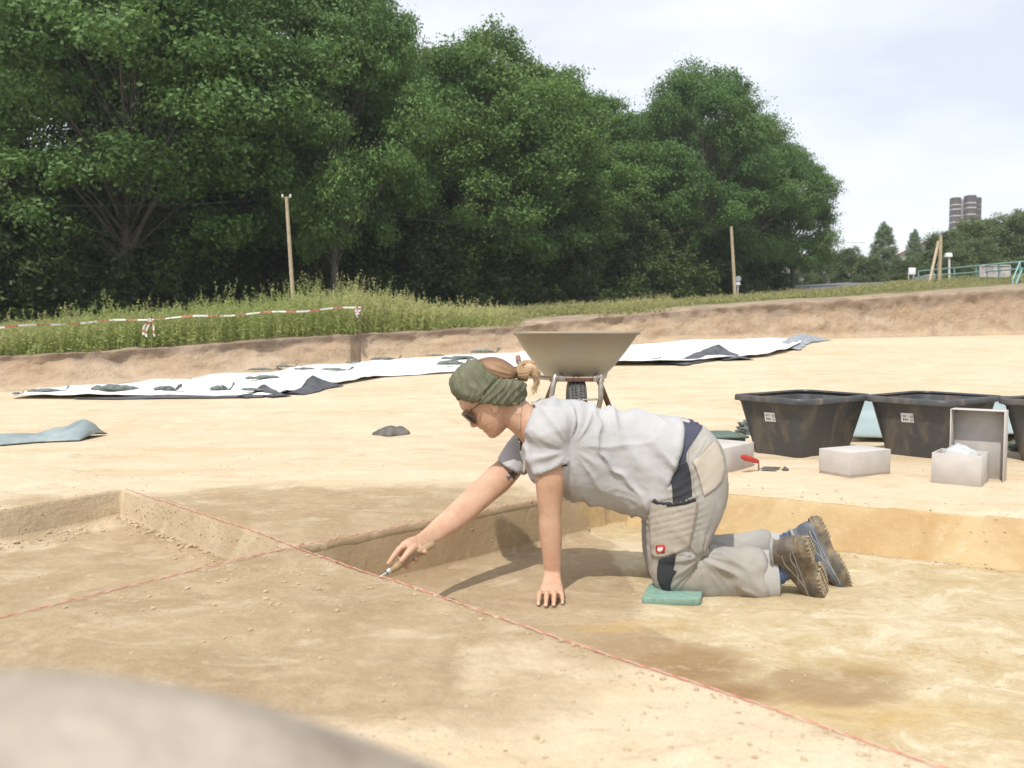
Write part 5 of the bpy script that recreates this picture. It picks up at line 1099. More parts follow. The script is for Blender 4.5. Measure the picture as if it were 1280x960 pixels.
# near supporting arm
body.loft([sil(672, 526, 708, 536, 2.90, .040), sil(674, 556, 706, 556, 2.862, .040), sil(669, 590, 706.5, 588, 2.855, .047), sil(671, 622, 703.5, 620, 2.86, .042), sil(673.5, 642, 702, 640, 2.865, .038),
           sil(673.5, 658, 702.5, 657, 2.868, .039), sil(676, 682, 702.5, 682, 2.87, .034), sil(679, 703, 701.5, 703, 2.87, .027), sil(680.5, 717, 701, 717, 2.868, .022), sil(679, 727, 702, 727, 2.855, .020)], 28, p=2.15)
FZ = -DR + .001
def at_z(px, d, z): return Vector(((px - 640) / F * (d * 1.0) * 1.0, d, z))
def W2(px, d, z):  # photo column at depth and height
    k = d / ray(px, 600).y; return Vector((ray(px, 600).x * k, d, z))
palm = [(690.5, 2.868, -.112, .0275, .024), (690.3, 2.845, -.136, .030, .022), (690, 2.812, -.152, .036, .0175), (689.8, 2.775, -.158, .040, .0155), (689.5, 2.742, -.162, .040, .0125)]
body.loft([(W2(a, d, z), Vector((w, 0, 0)), Vector((0, .35 * h, h))) for a, d, z, w, h in palm], 24, p=2.4)
fing = [ # near hand: index, middle, ring, little (column and depth of each joint)
 ([(677.5, 2.750, -.160), (675.0, 2.726, -.152), (674.2, 2.717, -.160), (673.2, 2.700, -.1815)], .0088),
 ([(685.5, 2.745, -.159), (684.0, 2.716, -.150), (683.2, 2.706, -.159), (682.5, 2.688, -.1815)], .0090),
 ([(693.6, 2.748, -.159), (693.2, 2.722, -.151), (692.8, 2.712, -.160), (692.5, 2.694, -.1815)], .0086),
 ([(700.8, 2.758, -.162), (702.0, 2.738, -.156), (703.0, 2.730, -.165), (703.6, 2.716, -.1825)], .0076)]
for js, r in fing:
    q = [W2(*j) for j in js]; q = [q[0] + (q[0] - q[1]) * .55] + q
    body.loft([(q[i], Vector((r * k, 0, 0)), (Vector((0, .5, .87)) if i < 2 else Vector((0, -.35, .94)) if i == 2 else Vector((0, -.85, .5))) * r * k) for i, k in zip(range(5), (1.1, 1.06, 1.1, .98, .70))], 14, 22)
    body.ell(q[4] + Vector((0, .001, .0005)), (r * .8, r * .85, r * .8))
tq = [W2(683, 2.850, -.150), W2(680, 2.855, -.168), W2(678, 2.85, -.176), W2(679, 2.83, -.178)]
body.tube([tq[0].lerp(tq[1], .0), tq[0].lerp(tq[1], .5), tq[1], tq[2], tq[3]], [.016, .0145, .012, .0105, .008], 14); body.ell(tq[3], (.008, .009, .008))
# far reaching arm
FA = [sil(652, 548, 672, 568, 3.13, .055), sil(633, 566, 657, 586, 3.08, .052), sil(608, 588, 637, 610, 3.01, .046), sil(588, 606, 614, 629, 2.95, .042), sil(570, 623.5, 594, 647, 2.895, .040), sil(556, 637, 578, 659, 2.85, .038),
      sil(540, 652, 557, 672, 2.79, .033), sil(529, 662, 543, 678.5, 2.74, .026), sil(521.5, 668, 535.5, 684, 2.70, .0225), sil(514, 671.5, 529, 689.5, 2.67, .022)]
body.loft(FA, 28, p=2.1)
# far hand closed on the handle
body.loft([sil(519, 669.5, 531, 686, 2.685, .023), sil(509, 673, 526, 692, 2.655, .030), sil(501, 678.5, 519, 697, 2.635, .031), sil(498, 683, 513, 698, 2.63, .027)], 24, p=2.3)
def ftube(pts, rr): 
    q = PM(*pts); body.tube([q[0]] + [q[i].lerp(q[i + 1], .5) if False else q[i + 1] for i in range(len(q) - 1)], rr, 14); body.ell(q[-1], (rr[-1],) * 3)
ftube([(506, 683, 2.615), (500, 685.5, 2.60), (495, 691.5, 2.585), (490, 698, 2.57), (485.5, 704.5, 2.555)], [.012, .0105, .0092, .0082, .0066])          # index along the handle
ftube([(519, 683, 2.60), (513, 688, 2.578), (508, 693.5, 2.566), (504, 698.5, 2.56), (501.8, 701.5, 2.558)], [.0135, .0125, .0105, .0092, .0080])       # thumb on the near side
for k, (ax, ay) in enumerate([(502, 684), (508, 680.5), (515, 677)]):       # middle, ring, little wrap behind and under
    hx = 11.5 * k; hy = -8.5 * k
    ftube([(ax, ay + 2, 2.655), (500 + hx * .8, 695 + hy, 2.672), (505 + hx, 704.5 + hy, 2.655), (509 + hx, 708.5 + hy, 2.625), (507.5 + hx, 706.8 + hy, 2.598)], [.0115, .0105, .0095, .0088, .0075])
bme_ = remesh(body.mesh('body_raw'), .0035, 3); _V = co(bme_); setco(bme_, _V + nor(bme_) * (.0011 * fbm(_V * 22, 3, 601) + .0007 * ridged(vnoise(_V * [150, 60, 26], 603)) * sstep(.05, -.10, _V[:, 2]))[:, None]); bme_.materials.append(SKIN); bme_.name = 'body'
PER = thing('person', 'woman kneeling on hands and knees in the trench, scraping its edge with a trowel', 'person', (P(838, 745, 2.9).x, 2.95, -DR))
part('body', bme_, PER, True)
# fingernails of the planted hand
nb = MB()
for js, r in fing:
    a, b_ = W2(*js[2]), W2(*js[3]); d_ = (b_ - a).normalized(); nn = Vector((0, -.8, .6)); c = b_ + nn * r * .62 - d_ * .001
    nn = (nn - d_ * nn.dot(d_)).normalized(); s3 = d_.cross(nn); nb.ell(c, (r * .55, .006, .0016), Matrix((s3, d_, nn)).transposed(), 10, 6)
stuff(part('fingernails', nb.mesh('fingernails', simple('nail', (.60, .38, .29), rough=.4)), PER, True))

# ------------------------------------------------------------ cloth helpers
def drape(me, fn):
    V = co(me); Nn = nor(me); setco(me, V + Nn * fn(V, Nn)[:, None]); return me
def uv_side(V):     # photo-side coordinates in metres: along x and z
    return V[:, 0], V[:, 2]
def open_shell(me, caps, thick=.0022):
    """remove the flat caps of a closed cloth volume, then give it thickness. caps: (centre, outward normal, radius)"""
    bm = bmesh.new(); bm.from_mesh(me); kill = []
    for f in bm.faces:
        c = f.calc_center_median()
        for cc, nn, rr in caps:
            q = c - cc
            if abs(q.dot(nn)) < .016 and (q - nn * q.dot(nn)).length < rr and f.normal.dot(nn) > .55: kill.append(f); break
    bmesh.ops.delete(bm, geom=kill, context='FACES')
    ls = [v for v in bm.verts if v.is_boundary]
    for _ in range(14):
        new = {}
        for v in ls:
            nb_ = [e.other_vert(v).co for e in v.link_edges if e.is_boundary]
            if len(nb_) == 2: new[v] = v.co * .4 + (nb_[0] + nb_[1]) * .3
        for v, c in new.items(): v.co = c
    bm.to_mesh(me); bm.free()
    r = evaluated(me, [('SOLIDIFY', dict(thickness=thick, offset=-1))]); r.polygons.foreach_set('use_smooth', np.ones(len(r.polygons), bool)); r.materials.clear(); return r
def cloth_mat(name, c1, c2, stripes=None, scale=30, rough=.9, dirt=None):
    m, N, L, b = new_mat(name); g = N.new('ShaderNodeNewGeometry').outputs['Position']
    n = noise_node(N, L, scale / 6, 5, .6, g).outputs[0]; c = mixc(N, L, ramp(N, L, n, .38, .62), c1, c2)
    wv = N.new('ShaderNodeTexWave'); wv.wave_type = 'BANDS'; wv.inputs['Scale'].default_value = 260; wv.inputs['Distortion'].default_value = 1.5; wv.inputs['Detail'].default_value = 1
    mpp = N.new('ShaderNodeMapping'); mpp.inputs['Rotation'].default_value = (0, .35, 0); L.new(g, mpp.inputs[0]); L.new(mpp.outputs[0], wv.inputs[0])
    if stripes:
        wv.inputs['Scale'].default_value = 62; wv.inputs['Distortion'].default_value = 4; wv.inputs['Detail Scale'].default_value = .6; c = mixc(N, L, ramp(N, L, wv.outputs['Fac'], .30, .75, .38, 0), c, stripes)
    if dirt:
        n2 = noise_node(N, L, 5.5, 5, .6, g).outputs[0]; c = mixc(N, L, ramp(N, L, n2, .48, .72, 0, .55), c, dirt)
    L.new(c, b.inputs['Base Color']); b.inputs['Roughness'].default_value = rough; b.inputs['Specular IOR Level'].default_value = .15
    n3 = noise_node(N, L, 70, 4, .6, g).outputs[0]
    bumpn(N, L, b, math_n(N, L, 'ADD', n3, math_n(N, L, 'MULTIPLY', wv.outputs['Fac'], .25)), .35, .004); return m
# ------------------------------------------------------------ t-shirt
sh = MB()
sh.loft([sil(664, 505, 649, 550, 2.97, .078), sil(672, 502, 655, 572, 2.98, .125), sil(688, 500, 668, 596, 2.98, .168), sil(714, 503, 699, 614, 2.98, .158), sil(745, 511, 738, 626, 2.98, .142), sil(785, 516, 775, 634, 2.98, .136),
         sil(820, 517, 797, 641, 2.98, .152), sil(850, 520, 810, 646, 2.98, .172)], 40, p=2.15)
sh.loft([sil(662, 512, 716, 512, 2.92, .075), sil(661, 528, 719, 524, 2.885, .068), sil(662, 548, 717, 542, 2.865, .062), sil(664, 572, 714, 560, 2.86, .058), sil(667.5, 592, 713.5, 575, 2.858, .058)], 32, p=2.1)
sh.loft([sil(660, 520, 685, 560, 3.06, .06), sil(648, 540, 672, 572, 3.10, .062), sil(635, 556, 662, 582, 3.08, .060), sil(623, 575, 654, 592, 3.04, .059)], 32)
sm_ = remesh(sh.mesh('shirt_raw'), .0052, 5)
def shirt_folds(V, Nn):
    x, z = V[:, 0], V[:, 2]; near = V[:, 1] < 3.0
    ox, oz = P(712, 560, 2.86).x, P(712, 560, 2.86).z; dx, dz = x - ox, z - oz; r = np.hypot(dx, dz); a = np.arctan2(dz, dx)
    w = fbm(np.c_[x * 5, V[:, 1] * 3, z * 5], 3, 201)
    f1 = ridged(vnoise(np.c_[a * 4.2 + w * 1.3, r * 2.2, V[:, 1] * 1.5], 203)) * np.exp(-r / .28) * sstep(.02, .09, r)   # radiate from the armpit
    diag = (x * .80 + z * .62) * 23 + w * 2.2
    f2 = ridged(vnoise(np.c_[diag, (x * .62 - z * .80) * 3.2, V[:, 1] * 3], 205)) * sstep(-.2, .35, x + .1 - 0 * z)
    sag = (-x * .35 + z) * 12; f3 = ridged(vnoise(np.c_[x * 5, V[:, 1] * 4, z * 20 + x * 9 + w * 2], 207))
    low = sstep(.26, .02, z) * sstep(.22, .42, x)
    return .002 + .016 * f1 + .017 * (f2 - .25) + .015 * f3 * low + .003 * fbm(V * 26, 2, 209)
drape(sm_, shirt_folds)
def capn(ring, ring_in): 
    n_ = (ring[0] - ring_in[0]).normalized(); n2 = ring[1].cross(ring[2]).normalized(); return n2 if n2.dot(n_) > 0 else -n2
caps = []
for a, b_, rr in ((sil(850, 520, 810, 646, 2.98, .172), sil(785, 516, 775, 634, 2.98, .1), .25), (sil(664, 505, 649, 550, 2.97, .078), sil(688, 500, 668, 596, 2.98, .1), .11),
               (sil(667.5, 592, 713.5, 575, 2.858, .058), sil(662, 548, 717, 542, 2.865, .062), .085), (sil(623, 575, 654, 592, 3.04, .059), sil(648, 540, 672, 572, 3.1, .06), .08)):
    caps.append((a[0], capn(a, b_), rr))
sm_ = open_shell(sm_, caps, .0025)
SHIRT = cloth_mat('striped_jersey', (.42, .415, .415), (.485, .48, .475), stripes=(.33, .335, .35))
sm_.materials.append(SHIRT); shirt = part('t_shirt', sm_, PER, True)
# ------------------------------------------------------------ trousers
tr = MB()
tr.loft([sil(832, 521, 806, 628, 2.98, .150), sil(850, 522, 806, 636, 2.98, .162), sil(872, 528, 808, 642, 2.98, .172), sil(894, 546, 811, 652, 2.98, .175), sil(905, 575, 818, 664, 2.98, .165), sil(900, 610, 830, 660, 2.98, .13)], 40, p=2.2)
def leg(dc, ox, oy, sc=1.0):
    def q(x1, y1, x2, y2, w, dd=0): return sil(x1 + ox, y1 + oy, x2 + ox, y2 + oy, dc + dd, w * sc)
    tr.loft([q(885, 545, 812, 630, .085), q(904, 566, 809, 652, .088), q(909, 595, 809, 668, .090), q(908, 620, 809.5, 684, .090), q(900, 648, 811, 702, .084), q(889, 670, 813, 718, .077), q(878, 688, 818, 731, .070), q(862, 704, 826, 741, .060)], 36, p=2.15)
    tr.loft([q(845, 694, 822, 738, .054), q(862, 688, 838, 744, .060), q(882, 686, 862, 746, .062), q(905, 687, 892, 747, .060), q(930, 688, 924, 748, .058), q(950, 689, 950, 749, .057)], 32, p=2.2)
leg(2.865, 0, 0); leg(3.10, -6, -14, .97)
# far lower leg is slid to where it shows behind the near one
tr.loft([sil(850, 672, 850, 722, 3.12, .056), sil(890, 670, 888, 722, 3.12, .058), sil(925, 669, 925, 718, 3.11, .056), sil(958, 668, 959, 716, 3.10, .054)], 32, p=2.2)
tm_ = remesh(tr.mesh('trousers_raw'), .0052, 5)
def trouser_folds(V, Nn):
    x, z = V[:, 0], V[:, 2]; kx, kz = P(868, 690, 2.86).x, P(868, 690, 2.86).z; dx, dz = x - kx, z - kz; r = np.hypot(dx, dz); a = np.arctan2(dz, dx)
    w = fbm(np.c_[x * 6, V[:, 1] * 4, z * 6], 3, 221)
    f1 = ridged(vnoise(np.c_[a * 5.5 + w * .8, r * 2.0 + 4, V[:, 1] * 2], 223)) * np.exp(-r / .11) * sstep(.0, .03, r)      # behind the knee
    th = sstep(-.02, .05, z) * sstep(.30, .22, z) * sstep(P(885, 600, 2.86).x, P(850, 600, 2.86).x, x)
    f2 = ridged(np.sin((z * 1.0 - x * .55) * 118 + w * 4.5)) * th * (.45 + .55 * vnoise(np.c_[x * 9, z * 14, V[:, 1] * 3], 227))           # gathers over the thigh pocket
    sh_ = sstep(.0, -.04, z) * sstep(P(860, 700, 2.86).x, P(900, 700, 2.86).x, x)
    f3 = ridged(vnoise(np.c_[x * 9 + w, V[:, 1] * 5, z * 22 + x * 8], 229)) * sh_
    but = sstep(.2, .27, z) * 0
    return .017 * f1 + .0095 * f2 + .019 * f3 + .004 * fbm(V * 14, 3, 231)
drape(tm_, trouser_folds)
BEIGE = cloth_mat('beige_work_trousers', (.325, .31, .285), (.40, .385, .36), dirt=(.36, .30, .215))
tm_.materials.append(BEIGE); trou = part('trousers', tm_, PER, True)
# turned-up hems
NAVY = cloth_mat('navy_panel', (.052, .056, .085), (.075, .08, .115)); BLACK = cloth_mat('black_panel', (.030, .032, .038), (.052, .054, .060))
LGREY = cloth_mat('pale_panel', (.42, .41, .40), (.48, .47, .46)); POCK = cloth_mat('thigh_pocket_cloth', (.35, .315, .265), (.41, .375, .32), dirt=(.35, .28, .20))
def cuff(rings, name='cuff'):
    mb = MB(); mb.loft(rings, 40, 12, 2.2, cap=False); me = mesh_py(name, mb.V, mb.F, None, True)
    V = co(me); V += .0035 * fbm(V * 16, 3, 241)[:, None] * nor(me); setco(me, V)
    r = evaluated(me, [('SOLIDIFY', dict(thickness=.004, offset=0))]); r.materials.append(LGREY); part(name, r, trou).location = (0, 0, 0); return r
cuff([sil(946, 688, 944, 749, 2.865, .060), sil(956, 688.5, 957, 750.5, 2.865, .062), sil(966, 689, 970, 751, 2.865, .061)])
cuff([sil(957, 667, 958, 716, 3.10, .056), sil(967, 667, 968, 716, 3.10, .057), sil(976, 667.5, 978, 715, 3.10, .056)])
bt = BVHTree.FromPolygons([tuple(v.co) for v in tm_.vertices], [tuple(p.vertices) for p in tm_.polygons])
bs = BVHTree.FromPolygons([tuple(v.co) for v in bme_.vertices], [tuple(p.vertices) for p in bme_.polygons])
bsh = BVHTree.FromPolygons([tuple(v.co) for v in sm_.vertices], [tuple(p.vertices) for p in sm_.polygons])
def onto(bvh, x, y, off):
    o = Vector((0, 0, EYE)); h = bvh.ray_cast(o, ray(x, y).normalized())
    if h[0] is None:
        q = P(x, y, 2.9); n_ = bvh.find_nearest(q); return n_[0] + n_[1] * off
    return h[0] + h[1] * off
def patch(name, poly, bvh, mat, parent, off=.0015, thick=.0018, step=1.6, world=True):
    """a cloth piece sewn on: cut to the outline, laid on the surface below and given thickness"""
    pts = []; n = len(poly)
    for i in range(n):
        a, b_ = Vector(poly[i]), Vector(poly[(i + 1) % n]); k = max(1, int((b_ - a).length / step))
        pts += [a.lerp(b_, j / k) for j in range(k)]
    nb_ = len(pts); edges = [(i, (i + 1) % nb_) for i in range(nb_)]
    xs = [p.x for p in pts]; ys = [p.y for p in pts]
    def inside(x, y):
        c = False
        for i in range(nb_):
            a, b_ = pts[i], pts[i - 1]
            if (a.y > y) != (b_.y > y) and x < (b_.x - a.x) * (y - a.y) / (b_.y - a.y) + a.x: c = not c
        return c
    y = min(ys) + step / 2
    while y < max(ys):
        x = min(xs) + step / 2
        while x < max(xs):
            if inside(x, y) and min((Vector((x, y)) - p).length for p in pts) > step * .6: pts.append(Vector((x, y)))
            x += step
        y += step
    r = delaunay_2d_cdt(pts, edges, [list(range(nb_))], 1, 1e-5)
    V = [onto(bvh, v.x, v.y, off) for v in r[0]]; me = mesh_py(name, V, [tuple(f) for f in r[2]], None, True)
    bm = bmesh.new(); bm.from_mesh(me); bmesh.ops.recalc_face_normals(bm, faces=bm.faces)
    if sum(f.normal.y for f in bm.faces) > 0: bmesh.ops.reverse_faces(bm, faces=bm.faces)
    bm.to_mesh(me); bm.free()
    me = evaluated(me, [('SOLIDIFY', dict(thickness=thick, offset=0))]); me.materials.clear(); me.materials.append(mat)
    o = link(name, me, parent)
    if parent is PER: o.location = -PER.location
    return o
def seam(name, line, bvh, mat, parent, r=.0011, off=.0008, closed=False):
    pts = []
    for a, b_ in zip(line[:-1], line[1:]):
        a, b_ = Vector(a), Vector(b_); k = max(1, int((b_ - a).length / 2))
        pts += [onto(bvh, *a.lerp(b_, j / k), off) for j in range(k)]
    pts.append(onto(bvh, *line[-1], off)); mb = MB(); mb.tube(pts, r, 6); o = link(name, mb.mesh(name, mat), parent)
    if parent is PER: o.location = -PER.location
    return o
patch('waist_panel', [(848, 521), (860, 524), (876, 528.5), (877.6, 535), (872, 544), (866.7, 551), (861, 560), (858, 566), (857.5, 575), (846, 582), (836.7, 587.5), (832.5, 578), (837, 570), (843, 563), (852, 553), (856.7, 548), (850, 542), (846, 538)], bt, NAVY, trou)
patch('stretch_panel', [(836, 588), (846, 583), (857.8, 576), (861, 583), (863, 591), (864.5, 606), (865, 621), (856, 625), (841, 628.5), (840.5, 615), (839.5, 603), (837.5, 594)], bt, BLACK, trou)
patch('knee_panel', [(824, 699), (834, 696.5), (845, 692.5), (843.5, 702), (841.5, 712), (846, 714), (841, 721), (838.5, 729), (838, 738), (830, 737.5), (824.5, 731), (821.8, 722), (822, 709)], bt, BLACK, trou, .002)
patch('waist_insert', [(847, 540), (851, 543), (855.5, 548), (848, 556), (840, 564), (835, 571), (830, 577), (829, 573), (835, 562), (841, 550)], bt, LGREY, trou)
patch('belt_loop', [(846, 520.5), (861, 525.5), (862.5, 528), (861, 529.5), (847, 526)], bt, LGREY, trou, .003)
patch('belt_loop', [(847, 529), (852, 528), (852.5, 532), (850, 534), (854.5, 539), (852, 541), (846.5, 537)], bt, LGREY, trou, .003)
patch('belt_buckle', [(826, 577), (831, 577), (833, 581), (832, 588), (827, 591), (825, 586)], bt, BLACK, trou, .004, .004, 1.2)
pk = patch('thigh_pocket', [(813, 626), (826, 629.5), (841, 631), (856, 629), (869.5, 624.5), (871, 632), (868.5, 648), (865, 664), (861, 683), (850, 688.5), (838, 693.5), (826, 697), (815, 694.5), (814, 680), (812, 652)], bt, POCK, trou, .0045, .003, 2.2)
patch('pocket_flap', [(812.5, 622.5), (826, 627), (841, 629), (857, 626), (868.5, 621.5), (870, 626), (857, 630), (841, 632.5), (826, 631), (813, 626.5)], bt, BLACK, trou, .007, .002)
patch('rear_pocket', [(866, 577), (874, 572), (884, 561), (893, 551), (899, 560), (904, 575), (905, 588), (902, 600), (893, 611), (880, 620.5), (877, 612), (873, 596), (869, 584)], bt, cloth_mat('seat_pocket_cloth', (.45, .41, .345), (.50, .46, .40), dirt=(.45, .37, .26)), trou, .003, .002)
bl = simple('red_label', (.52, .035, .03), (.45, .03, .028), 60, .6); wl_ = simple('white_print', (.8, .79, .76))
lab_ = patch('red_label', [(822, 681), (830.3, 680), (832, 682), (831.4, 690.5), (823, 691.3), (821.6, 688)], bt, bl, trou, .009, .002, 1.2)
def subpatch(poly): 
    o = patch('white_emblem', poly, bt, wl_, trou, .0118, .0006, .9); return o
subpatch([(823.6, 684.2), (825.2, 683.4), (826.6, 684.6), (828.4, 683.5), (829.8, 684.4), (829.4, 686.6), (827.6, 688.6), (826.2, 689.4), (824.8, 688.0), (823.6, 686.2)])
SEAM = simple('seam_thread', (.30, .265, .22)); 
seam('seam', [(871.5, 626), (868.5, 648), (864, 668), (860.5, 684), (848, 690)], bt, SEAM, trou, .0012, .007)
seam('seam', [(880, 619), (893, 609.5), (901, 599), (903.5, 588)], bt, SEAM, trou, .0010, .0055)
seam('seam', [(866.5, 579), (870, 586), (874, 598), (878, 614)], bt, SEAM, trou, .0010, .0055)
seam('seam', [(877, 531), (870, 548), (861, 562), (860, 576), (866, 592), (867.5, 612), (872, 624)], bt, SEAM, trou, .0010, .001)
# ------------------------------------------------------------ headscarf
sc_ = MB(); SR = [sil(573, 499, 652, 506, 2.97, .088), sil(567, 493, 656, 500, 2.97, .094), sil(562.5, 484, 658, 491, 2.97, .096), sil(562.5, 474, 657.5, 481, 2.97, .093), sil(570, 462, 648, 475.5, 2.97, .087), sil(581, 453.5, 627, 472, 2.97, .077), sil(594, 448.5, 609, 459, 2.97, .05)]
sc_.loft(SR, 96, 70, 2.15)
scm = remesh(sc_.mesh('scarf_raw'), .0034, 2)
def scarf_folds(V, Nn):
    q = V - np.array(HO); f = q @ np.array(HF) / KH; u = q @ np.array(HU) / KH; s = -q[:, 1] / KH
    w = fbm(np.c_[f * .05, u * .05, s * .05], 3, 251)
    band = u + .42 * f            # wraps run from low at the front to high at the back
    upper = sstep(2, 12, band * 0 + (u - (8 + .30 * (-f))))
    a = ridged(np.sin((u + .16 * f) * .40 + w * 2.6)); b_ = ridged(np.sin((u * .55 + f * .80) * .38 + w * 3.0 + .02 * s))
    fold = a * (1 - upper) + b_ * upper
    crease = -np.exp(-((u - (9 + .10 * f * 0 + .16 * -f + 2 * w)) / 1.3) ** 2)
    fine = ridged(vnoise(np.c_[(u * .5 + f * .85) * .35 + w * 2, (f * .5 - u * .85) * .05, s * .06], 253))
    return KH * (1.5 * (fold - .45) + 2.4 * crease + 1.7 * fine) + .0006 * fbm(V * 90, 2, 255)
drape(scm, scarf_folds)
scm.materials.append(cloth_mat('olive_scarf', (.125, .13, .085), (.175, .178, .122), scale=60)); part('headscarf', scm, PER, True)
# ------------------------------------------------------------ hair
def hair_mat(name, c1, c2):
    m, N, L, b = new_mat(name); a = N.new('ShaderNodeAttribute'); a.attribute_name = 'strand'
    L.new(mixc(N, L, a.outputs['Fac'], c1, c2), b.inputs['Base Color']); b.inputs['Roughness'].default_value = .5; b.inputs['Specular IOR Level'].default_value = .3; return m
def strand_loft(name, rings, n, m, amp, mat, freq):
    mb = MB(); mb.loft(rings, n, m, 2.0, False); V = np.array([tuple(v) for v in mb.V]); k = np.tile(np.arange(n), m); t = np.repeat(np.arange(m) / (m - 1), n)
    a = 2 * np.pi * k / n; wv = vnoise(np.c_[np.cos(a) * freq + t * .6, np.sin(a) * freq, t * 1.3], 261); w2 = vnoise(np.c_[np.cos(a) * freq * 2.6 + t, np.sin(a) * freq * 2.6, t * 2], 263)
    me = mesh_py(name, mb.V, mb.F, mat, True); V = co(me) + nor(me) * (amp * (wv * .7 + w2 * .5))[:, None]; setco(me, V); attr(me, 'strand', np.clip(.5 + .6 * wv + .6 * w2, 0, 1)); return me
HB = hair_mat('brown_hair', (.085, .045, .024), (.33, .20, .11)); HL = hair_mat('blond_tips', (.28, .175, .095), (.60, .44, .27))
hr = strand_loft('hair', [sil(598, 450, 601, 470, 2.97, .02), sil(604, 447.5, 607, 476, 2.97, .060), sil(615, 446.2, 619, 484, 2.97, .076), sil(627, 449, 630, 488, 2.97, .076), sil(637, 454.5, 639, 484, 2.97, .056), sil(643.5, 459, 643.5, 474, 2.97, .026), sil(648, 461.5, 646.5, 470, 2.97, .012)], 120, 50, .0018, HB, 9)
hair = part('hair', hr, PER, True)
hv = co(hr).reshape(50, 120, 3); hn = nor(hr).reshape(50, 120, 3); rh = random.Random(5); hs_ = MB()
for i in range(150):      # separate strands combed back to the tie
    k = rh.uniform(0, 119); j0 = rh.randint(2, 14); j1 = rh.randint(34, 47); dr = rh.uniform(-3, 3); lift_ = rh.uniform(.0002, .0016); q = []
    for j in range(j0, j1, 3):
        kk_ = int(k + dr * (j - j0) / 40) % 120; q.append(Vector(hv[j, kk_] + hn[j, kk_] * lift_))
    if len(q) > 3: hs_.tube(q, [.0009 * math.sin(math.pi * (a + .5) / len(q)) + .0002 for a in range(len(q))], 4, False)
hsm = hs_.mesh('combed_strands', HB); attr(hsm, 'strand', np.repeat(np.random.default_rng(2).uniform(0, 1.0, len(hsm.vertices) // 4 + 1), 4)[:len(hsm.vertices)]); stuff(link('combed_strands', hsm, hair))
pt_ = strand_loft('ponytail', [sil(645, 460.5, 644.5, 471.5, 2.97, .014), sil(649, 455, 650, 474.5, 2.97, .026), sil(656, 450.5, 658, 476.5, 2.965, .034), sil(664, 450.5, 660.5, 472, 2.96, .034), sil(671, 456.5, 662, 468, 2.955, .026), sil(674, 466, 664.5, 471, 2.95, .018), sil(674, 476, 668, 478, 2.95, .011), sil(670, 486, 665.5, 486, 2.95, .005)], 90, 56, .0024, HL, 7)
tail = part('ponytail', pt_, PER, True)
rh = random.Random(5); sb = MB()
for i in range(46):
    j = lambda a: rh.uniform(-a, a); e = rh.uniform(0, 1)
    pts = [P(646 + j(1), 465 + j(4), 2.97 + j(.012)), P(655 + j(3), 453 + 5 * e + j(3), 2.965 + j(.03)), P(666 + j(4) - 4 * e, 453 + 8 * e + j(3), 2.96 + j(.03)), P(673 + j(3) - 5 * e, 464 + 4 * e + j(3), 2.95 + j(.025)), P(673 + j(3) - 4 * e, 476 + j(4), 2.95 + j(.02)), P(667 + j(4), 488 + j(6), 2.95 + j(.02))]
    n_ = rh.choice((4, 5, 6, 6)); q = []
    for a in range(n_ - 1):
        p0, p1, p2, p3 = pts[max(a - 1, 0)], pts[a], pts[a + 1], pts[min(a + 2, 5)]
        for t in (0, .33, .66): q.append(.5 * ((2 * p1) + (p2 - p0) * t + (2 * p0 - 5 * p1 + 4 * p2 - p3) * t * t + (3 * p1 - p0 - 3 * p2 + p3) * t ** 3))
    q.append(pts[n_ - 1]); sb.tube(q, [.0007 + .0008 * math.sin(math.pi * k / len(q)) for k in range(len(q))], 4, False)
sbm = sb.mesh('loose_strands', HL); attr(sbm, 'strand', np.random.default_rng(1).uniform(.3, 1, len(sbm.vertices))); o = link('loose_strands', sbm, tail)
ht = MB(); tc_ = P(645.5, 466, 2.97); ax_ = (P(649, 464, 2.97) - P(642, 468, 2.97)).normalized(); s1 = ax_.orthogonal().normalized(); s2 = ax_.cross(s1)
ht.tube([tc_ + (s1 * math.cos(a) + s2 * math.sin(a)) * .0165 for a in [2 * math.pi * k / 24 for k in range(25)]], .0038, 8, False)
part('hair_tie', ht.mesh('hair_tie', simple('elastic', (.03, .035, .045), rough=.8)), PER, True)
fh = MB()
for i in range(9):      # wisps at the nape
    a = rh.uniform(0, 1); fh.tube([P(640 + 12 * a, 503 + rh.uniform(-2, 2), 2.89), P(644 + 11 * a, 509 + rh.uniform(-2, 3), 2.892)], [.0007, .0003], 4, False)
fm_ = fh.mesh('nape_wisps', HL); attr(fm_, 'strand', np.full(len(fm_.vertices), .5)); part('nape_wisps', fm_, PER, True)
